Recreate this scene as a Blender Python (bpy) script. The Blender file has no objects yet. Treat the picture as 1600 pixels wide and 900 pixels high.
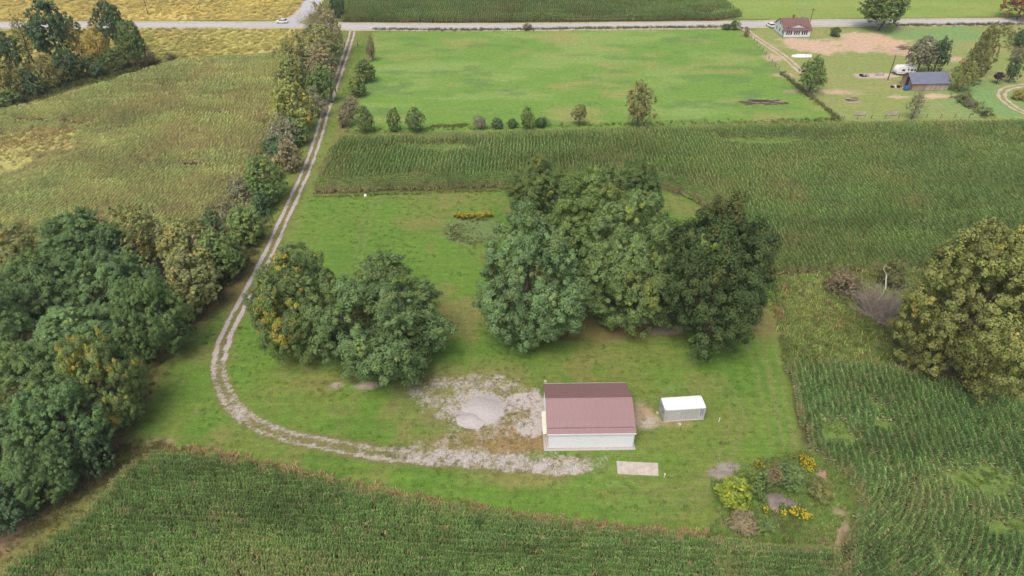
import bpy, math, random
import numpy as np

# ------------------------------------------------------------------ camera, sky, sun, exposure
F_PX, PITCH, CAM_H = 1066.0, math.radians(36.5), 76.0
scene = bpy.context.scene
COL = scene.collection
cam_d = bpy.data.cameras.new('camera')
cam_d.sensor_width = 36.0
cam_d.lens = 36.0 * F_PX / 1600.0
cam_d.clip_start = 1.0
cam_d.clip_end = 20000.0
cam = bpy.data.objects.new('camera', cam_d)
cam.location = (0, 0, CAM_H)
cam.rotation_euler = (math.pi / 2 - PITCH, 0, 0)
COL.objects.link(cam)
scene.camera = cam

SUN_EL, SUN_AZ = math.radians(61), math.radians(205)      # azimuth clockwise from +Y: light from behind the camera, left
world = bpy.data.worlds.new('World')
scene.world = world
world.use_nodes = True
wn = world.node_tree.nodes
wl = world.node_tree.links
sky = wn.new('ShaderNodeTexSky')
sky.sky_type = 'NISHITA'
sky.sun_disc = False
sky.sun_elevation = SUN_EL
sky.sun_rotation = SUN_AZ
sky.air_density = 1.0
sky.dust_density = 6.0
sky.ozone_density = 0.6
bg = wn['Background']
bg.inputs[1].default_value = 0.13
wl.new(sky.outputs[0], bg.inputs[0])

sun_d = bpy.data.lights.new('sun', 'SUN')
sun_d.energy = 1.4
sun_d.angle = math.radians(30)
sun_d.color = (1.0, 0.975, 0.94)
sun = bpy.data.objects.new('sun', sun_d)
sun.rotation_euler = (math.pi / 2 - SUN_EL, 0, math.pi - SUN_AZ)
COL.objects.link(sun)

scene.view_settings.view_transform = 'Standard'
scene.view_settings.look = 'None'
scene.view_settings.gamma = 1.0
scene.view_settings.use_curve_mapping = False
scene.view_settings.exposure = 0.32
scene.cycles.use_denoising = True
scene.cycles.max_bounces = 6
scene.cycles.diffuse_bounces = 4
scene.cycles.transmission_bounces = 4
scene.cycles.use_adaptive_sampling = False

# ------------------------------------------------------------------ helpers
rng = np.random.default_rng(7)
random.seed(7)
PI = math.pi


def G(px, py, z=0.0):
    """a place on the land from its spot in the survey picture (1600 x 900), at height z"""
    u = (px - 800.0) / F_PX
    v = (450.0 - py) / F_PX
    dy = math.cos(PITCH) + v * math.sin(PITCH)
    dz = -math.sin(PITCH) + v * math.cos(PITCH)
    t = (z - CAM_H) / dz
    return np.array([u * t, dy * t, t])


def GP(pts, z=0.0):
    return np.array([G(p[0], p[1], p[2] if len(p) > 2 else z)[:2] for p in pts])


def hash2(ix, iy, seed):
    h = (ix.astype(np.int64) * 374761393 + iy.astype(np.int64) * 668265263 + seed * 974711) & 0x7fffffff
    h = ((h ^ (h >> 13)) * 1274126177) & 0x7fffffff
    h = h ^ (h >> 16)
    return (h & 0xffff) / 65535.0


def vnoise(x, y, seed=0):
    ix = np.floor(x); iy = np.floor(y)
    fx = x - ix; fy = y - iy
    fx = fx * fx * (3 - 2 * fx); fy = fy * fy * (3 - 2 * fy)
    a = hash2(ix, iy, seed); b = hash2(ix + 1, iy, seed)
    c = hash2(ix, iy + 1, seed); d = hash2(ix + 1, iy + 1, seed)
    return (a * (1 - fx) + b * fx) * (1 - fy) + (c * (1 - fx) + d * fx) * fy


def fbm(x, y, scale, seed=0, oct=4):
    s = np.zeros_like(x); a = 1.0; t = 0.0; f = 1.0 / scale
    for o in range(oct):
        s += a * vnoise(x * f + 17.3 * o, y * f - 9.1 * o, seed + o)
        t += a; a *= 0.55; f *= 2.03
    return s / t


def seg_dist(x, y, pts, closed=False):
    d = np.full(x.shape, 1e9)
    n = len(pts)
    for i in range(n if closed else n - 1):
        ax, ay = pts[i]; bx, by = pts[(i + 1) % n]
        dx, dy = bx - ax, by - ay
        L = dx * dx + dy * dy + 1e-9
        t = np.clip(((x - ax) * dx + (y - ay) * dy) / L, 0, 1)
        d = np.minimum(d, np.hypot(x - ax - t * dx, y - ay - t * dy))
    return d


def inside(x, y, poly):
    r = np.zeros(x.shape, bool)
    n = len(poly); j = n - 1
    for i in range(n):
        xi, yi = poly[i]; xj, yj = poly[j]
        c = ((yi > y) != (yj > y)) & (x < (xj - xi) * (y - yi) / (yj - yi + 1e-12) + xi)
        r ^= c
        j = i
    return r


def sdist(x, y, poly):
    d = seg_dist(x, y, poly, True)
    return np.where(inside(x, y, poly), d, -d)


def sstep(a, b, v):
    t = np.clip((v - a) / (b - a), 0, 1)
    return t * t * (3 - 2 * t)


def smooth_line(pts, n=120):
    pts = np.array(pts, float)
    p = np.vstack([2 * pts[0] - pts[1], pts, 2 * pts[-1] - pts[-2]])
    out = []
    m = max(2, n // (len(pts) - 1))
    for i in range(1, len(p) - 2):
        for k in range(m):
            t = k / m
            out.append(0.5 * ((2 * p[i]) + (-p[i - 1] + p[i + 1]) * t + (2 * p[i - 1] - 5 * p[i] + 4 * p[i + 1] - p[i + 2]) * t * t
                              + (-p[i - 1] + 3 * p[i] - 3 * p[i + 1] + p[i + 2]) * t ** 3))
    out.append(pts[-1])
    return np.array(out)


def mesh_np(name, verts, faces, col=None, attrs=None):
    """mesh from arrays: faces is (n,3) or (n,4)"""
    me = bpy.data.meshes.new(name)
    verts = np.asarray(verts, np.float32); faces = np.asarray(faces, np.int32)
    k = faces.shape[1]
    me.vertices.add(len(verts)); me.vertices.foreach_set('co', verts.ravel())
    me.loops.add(faces.size); me.loops.foreach_set('vertex_index', faces.ravel())
    me.polygons.add(len(faces))
    me.polygons.foreach_set('loop_start', np.arange(0, faces.size, k, dtype=np.int32))
    if col is not None:
        add_col(me, col)
    for n, v in (attrs or {}).items():
        a = me.attributes.new(n, 'FLOAT', 'POINT'); a.data.foreach_set('value', np.asarray(v, np.float32))
    me.update(calc_edges=True)
    return me


def add_col(me, col, name='Col'):
    a = me.attributes.new(name, 'FLOAT_COLOR', 'POINT')
    c = np.ones((len(col), 4), np.float32); c[:, :3] = col
    a.data.foreach_set('color', c.ravel())


def tag(o, label=None, cat=None, group=None, kind=None):
    if label: o['label'] = label
    if cat: o['category'] = cat
    if group: o['group'] = group
    if kind: o['kind'] = kind
    return o


def link(name, me, mat=None, parent=None, loc=(0, 0, 0)):
    o = bpy.data.objects.new(name, me)
    if mat is not None and len(me.materials) == 0:
        me.materials.append(mat)
    o.location = loc
    o.parent = parent
    COL.objects.link(o)
    return o


def thing(name, label, cat, loc, rz=0.0, group=None):
    o = bpy.data.objects.new(name, None)
    o.empty_display_size = 0.3
    o.location = loc
    o.rotation_euler = (0, 0, rz)
    COL.objects.link(o)
    return tag(o, label, cat, group)


class MB:
    def __init__(s): s.v = []; s.f = []

    def quad(s, *p):
        n = len(s.v); s.v += [tuple(q) for q in p]; s.f.append(tuple(range(n, n + len(p))))

    def box(s, x0, x1, y0, y1, z0, z1):
        n = len(s.v)
        s.v += [(x0, y0, z0), (x1, y0, z0), (x1, y1, z0), (x0, y1, z0), (x0, y0, z1), (x1, y0, z1), (x1, y1, z1), (x0, y1, z1)]
        for f in ((0, 3, 2, 1), (4, 5, 6, 7), (0, 1, 5, 4), (1, 2, 6, 5), (2, 3, 7, 6), (3, 0, 4, 7)):
            s.f.append(tuple(n + k for k in f))
        return s

    def prism(s, poly, axis, a, b):
        """extrude a 2-D outline along x (outline is y,z) or y (outline is x,z) or z"""
        n = len(s.v); m = len(poly)
        for t in (a, b):
            for p, q in poly:
                s.v.append((t, p, q) if axis == 'x' else (p, t, q) if axis == 'y' else (p, q, t))
        s.f.append(tuple(n + k for k in range(m)))
        s.f.append(tuple(n + m + k for k in reversed(range(m))))
        for k in range(m):
            j = (k + 1) % m
            s.f.append((n + k, n + m + k, n + m + j, n + j))
        return s

    def tube(s, pts, rad, seg=6, cap=True):
        pts = [np.array(p, float) for p in pts]
        if not hasattr(rad, '__len__'): rad = [rad] * len(pts)
        n = len(s.v)
        for i, p in enumerate(pts):
            d = pts[min(i + 1, len(pts) - 1)] - pts[max(i - 1, 0)]
            d /= np.linalg.norm(d) + 1e-9
            a = np.cross(d, (0, 0, 1.0) if abs(d[2]) < 0.9 else (1.0, 0, 0)); a /= np.linalg.norm(a)
            b = np.cross(d, a)
            for k in range(seg):
                t = 2 * PI * k / seg
                s.v.append(tuple(p + rad[i] * (math.cos(t) * a + math.sin(t) * b)))
        for i in range(len(pts) - 1):
            for k in range(seg):
                j = (k + 1) % seg
                s.f.append((n + i * seg + k, n + i * seg + j, n + (i + 1) * seg + j, n + (i + 1) * seg + k))
        if cap:
            s.f.append(tuple(n + k for k in reversed(range(seg))))
            m = n + (len(pts) - 1) * seg
            s.f.append(tuple(m + k for k in range(seg)))
        return s

    def build(s, name, mat, parent=None, loc=(0, 0, 0), smooth=False, bevel=0.0):
        me = bpy.data.meshes.new(name)
        me.from_pydata(s.v, [], s.f); me.update()
        import bmesh
        bm = bmesh.new(); bm.from_mesh(me)
        bmesh.ops.recalc_face_normals(bm, faces=bm.faces)
        if bevel: bmesh.ops.bevel(bm, geom=list(bm.edges), offset=bevel, segments=2, affect='EDGES', profile=0.6)
        bm.to_mesh(me); bm.free()
        if smooth:
            me.polygons.foreach_set('use_smooth', [True] * len(me.polygons))
        return link(name, me, mat, parent, loc)


# ------------------------------------------------------------------ materials
def new_mat(name):
    m = bpy.data.materials.new(name); m.use_nodes = True
    nt = m.node_tree
    return m, nt, nt.nodes, nt.links, nt.nodes['Principled BSDF']


def node(nt, typ, **kw):
    n = nt.nodes.new(typ)
    for k, v in kw.items(): setattr(n, k, v)
    return n


def mixc(nt, a, b, fac, mode='MIX'):
    m = nt.nodes.new('ShaderNodeMix'); m.data_type = 'RGBA'; m.blend_type = mode
    for s, v in ((0, fac), (6, a), (7, b)):
        if hasattr(v, 'is_output') or hasattr(v, 'node'): nt.links.new(v, m.inputs[s])
        elif s == 0: m.inputs[0].default_value = v
        else: m.inputs[s].default_value = (*v, 1)
    return m.outputs[2]


def noise(nt, scale, detail=4, rough=0.6, coord=None):
    n = nt.nodes.new('ShaderNodeTexNoise')
    n.inputs['Scale'].default_value = scale; n.inputs['Detail'].default_value = detail; n.inputs['Roughness'].default_value = rough
    if coord is not None: nt.links.new(coord, n.inputs['Vector'])
    return n.outputs['Fac']


def ramp(nt, fac, lo, hi, a=0.0, b=1.0):
    r = nt.nodes.new('ShaderNodeMapRange')
    r.inputs[1].default_value = lo; r.inputs[2].default_value = hi; r.inputs[3].default_value = a; r.inputs[4].default_value = b
    nt.links.new(fac, r.inputs[0])
    return r.outputs[0]


def math_n(nt, op, a, b=None):
    m = nt.nodes.new('ShaderNodeMath'); m.operation = op
    for i, v in enumerate((a, b)):
        if v is None: continue
        if hasattr(v, 'node'): nt.links.new(v, m.inputs[i])
        else: m.inputs[i].default_value = v
    return m.outputs[0]


def mat_plain(name, col, rough=0.7, vary=0.15, scale=1.5, metal=0.0, streak=None, spec=0.5):
    """plain painted or weathered surface with mottling; streak stretches the mottling along one axis"""
    m, nt, N, L, P = new_mat(name)
    tc = N.new('ShaderNodeTexCoord')
    mp = N.new('ShaderNodeMapping')
    if streak: mp.inputs['Scale'].default_value = streak
    L.new(tc.outputs['Object'], mp.inputs['Vector'])
    f = noise(nt, scale, 6, 0.65, mp.outputs[0])
    f = ramp(nt, f, 0.3, 0.7, 1 - vary, 1 + vary)
    c = N.new('ShaderNodeMix'); c.data_type = 'RGBA'; c.blend_type = 'MULTIPLY'; c.inputs[0].default_value = 1
    c.inputs[6].default_value = (*col, 1)
    cc = N.new('ShaderNodeCombineColor')
    for i in range(3): L.new(f, cc.inputs[i])
    L.new(cc.outputs[0], c.inputs[7])
    L.new(c.outputs[2], P.inputs['Base Color'])
    P.inputs['Roughness'].default_value = rough; P.inputs['Metallic'].default_value = metal
    P.inputs['Specular IOR Level'].default_value = spec
    return m


def mat_ground():
    m, nt, N, L, P = new_mat('land')
    geo = N.new('ShaderNodeNewGeometry'); pos = geo.outputs['Position']
    col = node(nt, 'ShaderNodeAttribute', attribute_name='Col').outputs['Color']
    grav = node(nt, 'ShaderNodeAttribute', attribute_name='gravel').outputs['Fac']
    f1 = ramp(nt, noise(nt, 0.9, 8, 0.7, pos), 0.3, 0.7, 0.74, 1.26)
    f2 = ramp(nt, noise(nt, 5.0, 5, 0.75, pos), 0.25, 0.75, 0.56, 1.44)
    mp = N.new('ShaderNodeMapping'); mp.inputs['Scale'].default_value = (0.10, 1.0, 1.0); mp.inputs['Rotation'].default_value = (0, 0, 0.05); L.new(pos, mp.inputs['Vector'])
    f4 = ramp(nt, noise(nt, 1.7, 5, 0.7, mp.outputs[0]), 0.3, 0.7, 0.87, 1.13)
    f = math_n(nt, 'MULTIPLY', math_n(nt, 'MULTIPLY', f1, f2), f4)
    cc = N.new('ShaderNodeCombineColor')
    L.new(f, cc.inputs[0]); L.new(f, cc.inputs[1])
    L.new(math_n(nt, 'POWER', f, 0.8), cc.inputs[2])
    g = mixc(nt, col, cc.outputs[0], 1.0, 'MULTIPLY')
    # dry straw tufts
    f3 = ramp(nt, noise(nt, 2.2, 6, 0.8, pos), 0.54, 0.74, 0.0, 0.45)
    dry = mixc(nt, col, (1.35, 1.08, 0.95), 1.0, 'MULTIPLY')
    g = mixc(nt, g, dry, f3)
    # stones breaking through
    n1 = noise(nt, 0.55, 5, 0.65, pos); n2 = noise(nt, 2.1, 4, 0.7, pos)
    s = math_n(nt, 'ADD', math_n(nt, 'MULTIPLY', n1, 0.75), math_n(nt, 'MULTIPLY', n2, 0.75))
    s = math_n(nt, 'ADD', s, grav)
    fac = ramp(nt, s, 1.12, 1.36)
    vor = N.new('ShaderNodeTexVoronoi'); vor.inputs['Scale'].default_value = 7.0
    L.new(pos, vor.inputs['Vector'])
    sc = mixc(nt, (0.30, 0.262, 0.232), (0.53, 0.475, 0.435), ramp(nt, noise(nt, 3.0, 6, 0.8, pos), 0.3, 0.7))
    sc = mixc(nt, sc, vor.outputs['Color'], 0.10)
    out = mixc(nt, g, sc, fac)
    L.new(out, P.inputs['Base Color'])
    P.inputs['Roughness'].default_value = 0.95
    P.inputs['Specular IOR Level'].default_value = 0.15
    b = N.new('ShaderNodeBump'); b.inputs['Strength'].default_value = 0.5; b.inputs['Distance'].default_value = 0.12
    L.new(noise(nt, 3.5, 6, 0.75, pos), b.inputs['Height'])
    L.new(b.outputs[0], P.inputs['Normal'])
    return m


def mat_leaf(name, mode):
    """mode 'tree': mesh colour (R tone, G accent) tinted by the object's colour; mode 'crop': mesh colour, tint and dryness per plant"""
    m, nt, N, L, P = new_mat(name)
    a = node(nt, 'ShaderNodeAttribute', attribute_name='Col')
    if mode == 'tree':
        sep = N.new('ShaderNodeSeparateColor'); L.new(a.outputs['Color'], sep.inputs[0])
        oi = N.new('ShaderNodeObjectInfo')
        acc = node(nt, 'ShaderNodeAttribute', attribute_name='accent', attribute_type='OBJECT')
        c = mixc(nt, oi.outputs['Color'], acc.outputs['Color'], sep.outputs[1])
        tone = N.new('ShaderNodeCombineColor')
        for i in range(3): L.new(sep.outputs[0], tone.inputs[i])
        c = mixc(nt, c, tone.outputs[0], 1.0, 'MULTIPLY')
        tl = 0.30
    else:
        t = node(nt, 'ShaderNodeAttribute', attribute_name='tint', attribute_type='INSTANCER')
        d = node(nt, 'ShaderNodeAttribute', attribute_name='dry', attribute_type='INSTANCER')
        c = mixc(nt, a.outputs['Color'], t.outputs['Color'], 1.0, 'MULTIPLY')
        c = mixc(nt, c, (0.38, 0.315, 0.155), d.outputs['Fac'])
        tl = 0.2
    L.new(c, P.inputs['Base Color'])
    P.inputs['Roughness'].default_value = 0.75
    P.inputs['Specular IOR Level'].default_value = 0.12
    tr = N.new('ShaderNodeBsdfTranslucent'); L.new(c, tr.inputs[0])
    ms = N.new('ShaderNodeMixShader'); ms.inputs[0].default_value = tl
    L.new(P.outputs[0], ms.inputs[1]); L.new(tr.outputs[0], ms.inputs[2])
    L.new(ms.outputs[0], N['Material Output'].inputs[0])
    return m


M = dict(
    land=mat_ground(),
    leaf=mat_leaf('foliage', 'tree'),
    crop=mat_leaf('crop_leaf', 'crop'),
    bark=mat_plain('bark', (0.13, 0.10, 0.075), 0.95, 0.35, 3),
    bark_pale=mat_plain('bark_pale', (0.34, 0.30, 0.26), 0.95, 0.3, 3),
    dead=mat_plain('dead_wood', (0.34, 0.28, 0.25), 0.95, 0.3, 2),
    dead_white=mat_plain('bleached_wood', (0.55, 0.5, 0.45), 0.95, 0.2, 2),
    roof_red=mat_plain('roof_red_metal', (0.265, 0.155, 0.155), 0.45, 0.10, 0.7, 0.0, (1, 0.25, 1), 0.9),
    roof_red_dark=mat_plain('ridge_red_metal', (0.26, 0.135, 0.14), 0.5, 0.1, 1),
    wall_white=mat_plain('white_metal_siding', (0.76, 0.785, 0.83), 0.45, 0.05, 0.8, 0.0, (1, 1, 0.3)),
    trim_white=mat_plain('white_trim', (0.68, 0.69, 0.71), 0.5, 0.05, 2),
    cream=mat_plain('cream_metal', (0.72, 0.64, 0.52), 0.6, 0.1, 1.5),
    cont_white=mat_plain('container_white', (0.70, 0.715, 0.74), 0.5, 0.05, 1.2),
    cont_side=mat_plain('container_side', (0.47, 0.465, 0.45), 0.6, 0.13, 1.6, 0.0, (1, 1, 0.25)),
    mark_blue=mat_plain('blue_marking', (0.16, 0.17, 0.42), 0.6, 0.15, 4),
    concrete=mat_plain('concrete', (0.46, 0.40, 0.34), 0.9, 0.22, 1.2),
    stone=mat_plain('crushed_stone', (0.41, 0.375, 0.36), 0.95, 0.16, 3.5),
    asphalt=mat_plain('road_surface', (0.42, 0.41, 0.415), 0.9, 0.10, 0.25, 0.0, (0.15, 1.5, 1)),
    shoulder=mat_plain('road_shoulder', (0.42, 0.36, 0.22), 0.95, 0.25, 0.5),
    track=mat_plain('packed_track', (0.46, 0.37, 0.28), 0.95, 0.25, 0.6),
    steel=mat_plain('galvanised', (0.45, 0.46, 0.47), 0.5, 0.1, 3, 0.6),
    white=mat_plain('white_paint', (0.78, 0.78, 0.79), 0.35, 0.04, 2),
    black=mat_plain('black_rubber_and_shade', (0.02, 0.02, 0.022), 0.7, 0.2, 4),
    glass=mat_plain('dark_glass', (0.025, 0.03, 0.04), 0.12, 0.1, 1),
    red=mat_plain('red_lens', (0.35, 0.02, 0.02), 0.3, 0.1, 1),
    chrome=mat_plain('bright_lens', (0.7, 0.7, 0.7), 0.15, 0.05, 1, 0.3),
    shingle=mat_plain('brown_shingle', (0.17, 0.095, 0.085), 0.9, 0.22, 1.6),
    house_white=mat_plain('house_siding', (0.66, 0.68, 0.72), 0.6, 0.06, 2),
    brick=mat_plain('chimney_brick', (0.22, 0.09, 0.07), 0.9, 0.3, 5),
    slate=mat_plain('blue_grey_metal_roof', (0.145, 0.16, 0.21), 0.5, 0.10, 0.6),
    plank=mat_plain('weathered_plank', (0.36, 0.255, 0.20), 0.9, 0.25, 1.4, 0.0, (1, 1, 0.2)),
    plank_b=mat_plain('weathered_plank_grey', (0.42, 0.35, 0.32), 0.9, 0.25, 1.4, 0.0, (1, 1, 0.2)),
    pole=mat_plain('pole_wood', (0.10, 0.075, 0.055), 0.95, 0.25, 3),
    pole_grey=mat_plain('pole_wood_grey', (0.38, 0.35, 0.33), 0.95, 0.2, 3),
    blue=mat_plain('blue_plastic', (0.03, 0.10, 0.36), 0.5, 0.2, 3),
    grey=mat_plain('grey_junk', (0.30, 0.30, 0.31), 0.8, 0.3, 3),
    teal=mat_plain('teal_paint', (0.12, 0.26, 0.24), 0.7, 0.2, 3),
)

# ------------------------------------------------------------------ outlines of the land (traced on the survey picture)
LAWN = GP([(530, 55), (512, 110), (487, 180), (458, 250), (425, 318), (395, 390), (350, 455), (300, 498), (240, 560), (205, 620), (165, 690),
           (240, 700), (330, 712), (500, 748), (600, 775), (800, 806), (1000, 832), (1110, 838), (1120, 800), (1110, 745), (1185, 722),
           (1250, 702), (1240, 650), (1226, 575), (1213, 500), (1213, 434), (1130, 345), (1078, 310), (1030, 299), (790, 296), (487, 304),
           (500, 250), (520, 210), (540, 160), (560, 110), (580, 52)])
PASTURE = GP([(585, 49), (900, 46), (1140, 43), (1168, 52), (1218, 112), (1255, 143), (1312, 187), (860, 203), (660, 206), (545, 205), (560, 170), (575, 120)])
LOT = GP([(1168, 48), (1200, 42), (1330, 44), (1600, 36), (1700, 40), (1700, 190), (1330, 190), (1312, 187), (1255, 143), (1218, 112)])
MEADOW = GP([(1213, 434), (1300, 430), (1420, 424), (1700, 440), (1700, 640), (1600, 612), (1480, 578), (1400, 566), (1226, 566), (1213, 500)])
WEEDLOT = GP([(1110, 745), (1185, 722), (1255, 704), (1290, 722), (1330, 745), (1332, 785), (1300, 850), (1160, 848), (1105, 842), (1120, 800)])
NEAR_FIELD = GP([(-120, 1010), (-60, 945), (-10, 890), (40, 855), (100, 818), (150, 775), (195, 722), (245, 697), (330, 703), (420, 722), (500, 740), (600, 766),
                 (700, 784), (800, 798), (900, 812), (1000, 822), (1100, 831), (1160, 841), (1240, 847), (1300, 850), (1322, 868), (1310, 895), (1300, 1010)], 2.0)
RIGHT_FIELD = GP([(1300, 1010), (1310, 895), (1325, 868), (1318, 845), (1335, 815), (1345, 775), (1325, 735), (1290, 712), (1262, 690), (1250, 645),
                  (1240, 600), (1228, 566), (1300, 563), (1400, 572), (1480, 592), (1600, 630), (1750, 690), (1850, 1010)], 1.2)
MID_FIELD = np.vstack([GP([(487, 303), (600, 300), (700, 297), (790, 295), (900, 292), (1035, 296), (1075, 310), (1130, 345), (1213, 432), (1300, 428), (1420, 422), (1700, 436)]),
                       GP([(1850, 182), (1600, 183), (1330, 188), (1200, 192), (1000, 196), (860, 199), (700, 206), (650, 208), (534, 208)], 2.2), GP([(512, 245)])])
LEFT_FIELD = np.vstack([GP([(410, 330), (380, 345), (330, 350), (250, 380), (100, 400), (-150, 420), (-350, 380), (-300, 175)]),
                        GP([(-100, 185), (0, 168), (70, 153), (150, 130), (230, 103), (290, 90), (440, 82), (462, 90)], 2.2), GP([(455, 160), (445, 220), (425, 280)])])
YELLOW_NEAR = GP([(150, 120), (225, 100), (290, 89), (440, 80), (480, 60), (470, 46), (330, 44), (0, 47), (-200, 47), (-200, 120)])
YELLOW_FAR = GP([(-260, 32), (300, 31), (430, 30), (455, 25), (478, 0), (482, -60), (-600, -60)])
FAR_CORN = GP([(535, 34), (700, 36), (900, 34), (1120, 32), (1160, 26), (1120, -5), (1000, -60), (520, -60)])
FAR_PASTURE = GP([(1160, 30), (1900, 22), (1900, -80), (1010, -80), (1120, -5)])
ROAD = smooth_line(GP([(-420, 42.5), (0, 39.5), (440, 39.5), (560, 41.5), (800, 42), (1100, 39), (1300, 36), (1590, 33.5), (2000, 29)]), 80)
SIDE_ROAD = smooth_line(GP([(425, 40), (452, 34), (474, 22), (487, 4), (494, -14), (502, -60)]), 60)
DRIVE = smooth_line(GP([(551, 44), (549, 56), (540, 85), (528, 120), (512, 165), (497, 215), (481, 260), (461, 305), (438, 355), (422, 392), (401, 432), (381, 470), (362, 505),
                        (347, 542), (342, 575), (348, 605), (365, 635), (395, 660), (440, 679), (500, 692), (560, 703), (620, 712), (690, 718), (760, 723), (840, 727), (905, 727)]), 220)
HOUSE_DRIVE = smooth_line(GP([(1160, 40), (1172, 52), (1195, 68), (1225, 88), (1252, 112), (1275, 126)]), 60)
CURVE_DRIVE = smooth_line(GP([(1700, 132), (1620, 132), (1582, 136), (1568, 142), (1566, 152), (1578, 163), (1594, 173), (1640, 190)]), 60)

# ------------------------------------------------------------------ the ground sheet, cut into named surfaces
def axis(parts):
    out = [parts[0][0]]
    for a, b, d in parts:
        n = max(1, int(round((b - a) / d)))
        out += list(a + (b - a) * (np.arange(n) + 1) / n)
    return np.array(out)


gx = axis([(-3000, -900, 350), (-900, -320, 60), (-320, -78, 2.2), (-78, 72, 0.5), (72, 320, 2.0), (320, 900, 60), (900, 3000, 350)])
gy = axis([(-400, 0, 50), (0, 36, 6), (36, 140, 0.5), (140, 215, 0.8), (215, 330, 1.5), (330, 480, 10), (480, 900, 50), (900, 4000, 400)])
XX, YY = np.meshgrid(gx, gy)
X = XX.ravel(); Y = YY.ravel()


def lay(col, c, m):
    c = np.asarray(c, float)
    return col * (1 - m[:, None]) + c * m[:, None]


n_big = fbm(X, Y, 38, 1); n_mid = fbm(X, Y, 9, 5); n_sm = fbm(X, Y, 2.6, 9)
edge = (n_mid - 0.5) * 5 + (n_sm - 0.5) * 2


def soft(poly, w=0.8, k=0.4):
    return sstep(-w, w, sdist(X, Y, poly) + edge * k)


def blob(px, py, rx, ry, k=1.0, w=0.5):
    """soft patch centred on a spot, radii in metres"""
    c = G(px, py)
    d = np.hypot((X - c[0]) / rx, (Y - c[1]) / ry)
    return sstep(1 + w, 1 - w, d + (n_mid - 0.5) * 1.2 * k + (n_sm - 0.5) * 0.8 * k)


col = np.tile(np.array([0.125, 0.155, 0.045]), (len(X), 1))
col = lay(col, (0.20, 0.19, 0.06), sstep(0.45, 0.65, n_mid) * 0.6)
# soil and weeds under the crops
for f in (NEAR_FIELD, RIGHT_FIELD, MID_FIELD, LEFT_FIELD, FAR_CORN):
    col = lay(col, (0.075, 0.085, 0.030), soft(f, 0.7, 0.15))
col = lay(col, (0.16, 0.20, 0.05), soft(RIGHT_FIELD, 0.7, .1) * sstep(0.55, 0.62, fbm(X, Y, 7, 77)))
for b in ((30, 226, 20, 9), (75, 209, 13, 6), (-40, 254, 18, 13)):
    col = lay(col, (0.38, 0.36, 0.12), blob(*b, k=.6, w=.3))
    col = lay(col, (0.42, 0.30, 0.13), blob(*b, k=.6, w=.3) * sstep(.5, .62, n_mid) * .8)
for b in ((700, 229, 9, 4), (1195, 219, 15, 4.5), (640, 228, 4, 2), (1540, 752, 6.5, 3.4), (1500, 742, 3, 1.8), (1305, 664, 2.6, 1.3), (1318, 682, 3.2, 1.7), (1375, 635, 1.8, 1.2), (1385, 666, 2, 1.6), (1590, 826, 4, 2), (1482, 884, 1.2, 5)):
    col = lay(col, (0.135, 0.205, 0.05), blob(*b, k=.5, w=.3))
y1 = soft(YELLOW_NEAR, 1.5); col = lay(col, (0.45, 0.40, 0.13), y1)
y2 = soft(YELLOW_FAR, 1.5); col = lay(col, (0.56, 0.46, 0.15), y2)
col = lay(col, (0.32, 0.31, 0.10), np.maximum(y1, y2) * sstep(0.45, 0.68, n_big) * 0.9)
col = lay(col, (0.42, 0.25, 0.09), np.maximum(y1, y2) * sstep(0.55, 0.72, fbm(X, Y, 22, 31)) * 0.6)
# meadow and weed lot
mm = np.maximum(soft(MEADOW, 1.0), soft(WEEDLOT, 0.8))
col = lay(col, (0.125, 0.16, 0.05), mm)
col = lay(col, (0.30, 0.22, 0.12), mm * sstep(0.46, 0.64, n_mid) * 0.75)
# pastures
p1 = np.maximum(soft(PASTURE, 1.0, .2), soft(FAR_PASTURE, 1.5))
col = lay(col, (0.150, 0.262, 0.050), p1)
col = lay(col, (0.22, 0.31, 0.085), p1 * sstep(0.45, 0.7, fbm(X, Y * 2.2, 26, 41)) * 0.8)
col = lay(col, (0.27, 0.27, 0.09), p1 * sstep(0.56, 0.74, fbm(X, Y * 2.6, 17, 45)) * 0.7)
col = lay(col, (0.115, 0.205, 0.055), p1 * sstep(0.60, 0.74, fbm(X, Y * 2.6, 12, 49)) * 0.7)
col = lay(col, (0.26, 0.32, 0.075), soft(FAR_PASTURE, 1.5) * 0.55)
# house lots
lt = soft(LOT, 1.0, .2)
col = lay(col, (0.23, 0.275, 0.085), lt)
col = lay(col, (0.29, 0.275, 0.11), lt * sstep(0.48, 0.68, fbm(X, Y * 2, 16, 51)) * 0.7)
col = lay(col, (0.17, 0.29, 0.10), lt * np.maximum(blob(1450, 55, 22, 11), blob(1545, 155, 20, 14)) * 0.9)
SAND = (0.50, 0.365, 0.25)
for b, c, k in (((1285, 71, 15, 8), SAND, 1), ((1340, 68, 16, 9), SAND, 1), ((1390, 66, 10, 8), (0.52, 0.36, 0.24), 1), ((1350, 56, 8, 4), SAND, 1), ((1255, 70, 8, 7), SAND, 1),
                ((1400, 82, 6, 4), (0.45, 0.32, 0.22), 1), ((1489, 92, 4, 2.5), SAND, .8), ((1410, 152, 6, 2.0), SAND, .9), ((1462, 151, 8, 2.4), SAND, 1), ((1295, 143, 6, 2.2), (0.5, .36, .25), .8),
                ((1320, 146, 5, 1.5), (0.42, .33, .2), .6), ((1331, 158, 2.5, 1.5), (0.34, .28, .2), .9), ((1375, 119, 9, 1.6), (0.48, .38, .32), 1), ((1350, 118, 4, 1.8), (0.45, .36, .3), 1),
                ((1392, 117, 5, 1.3), (0.5, .38, .32), 1), ((1208, 89, 3, 3), (0.5, .36, .26), .8), ((1225, 118, 3.5, 1.6), (0.42, .32, .22), .9), ((1250, 143, 4, 1.0), (0.3, .24, .18), .8)):
    col = lay(col, c, blob(*b, k=1.5, w=0.28) * k)
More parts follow.
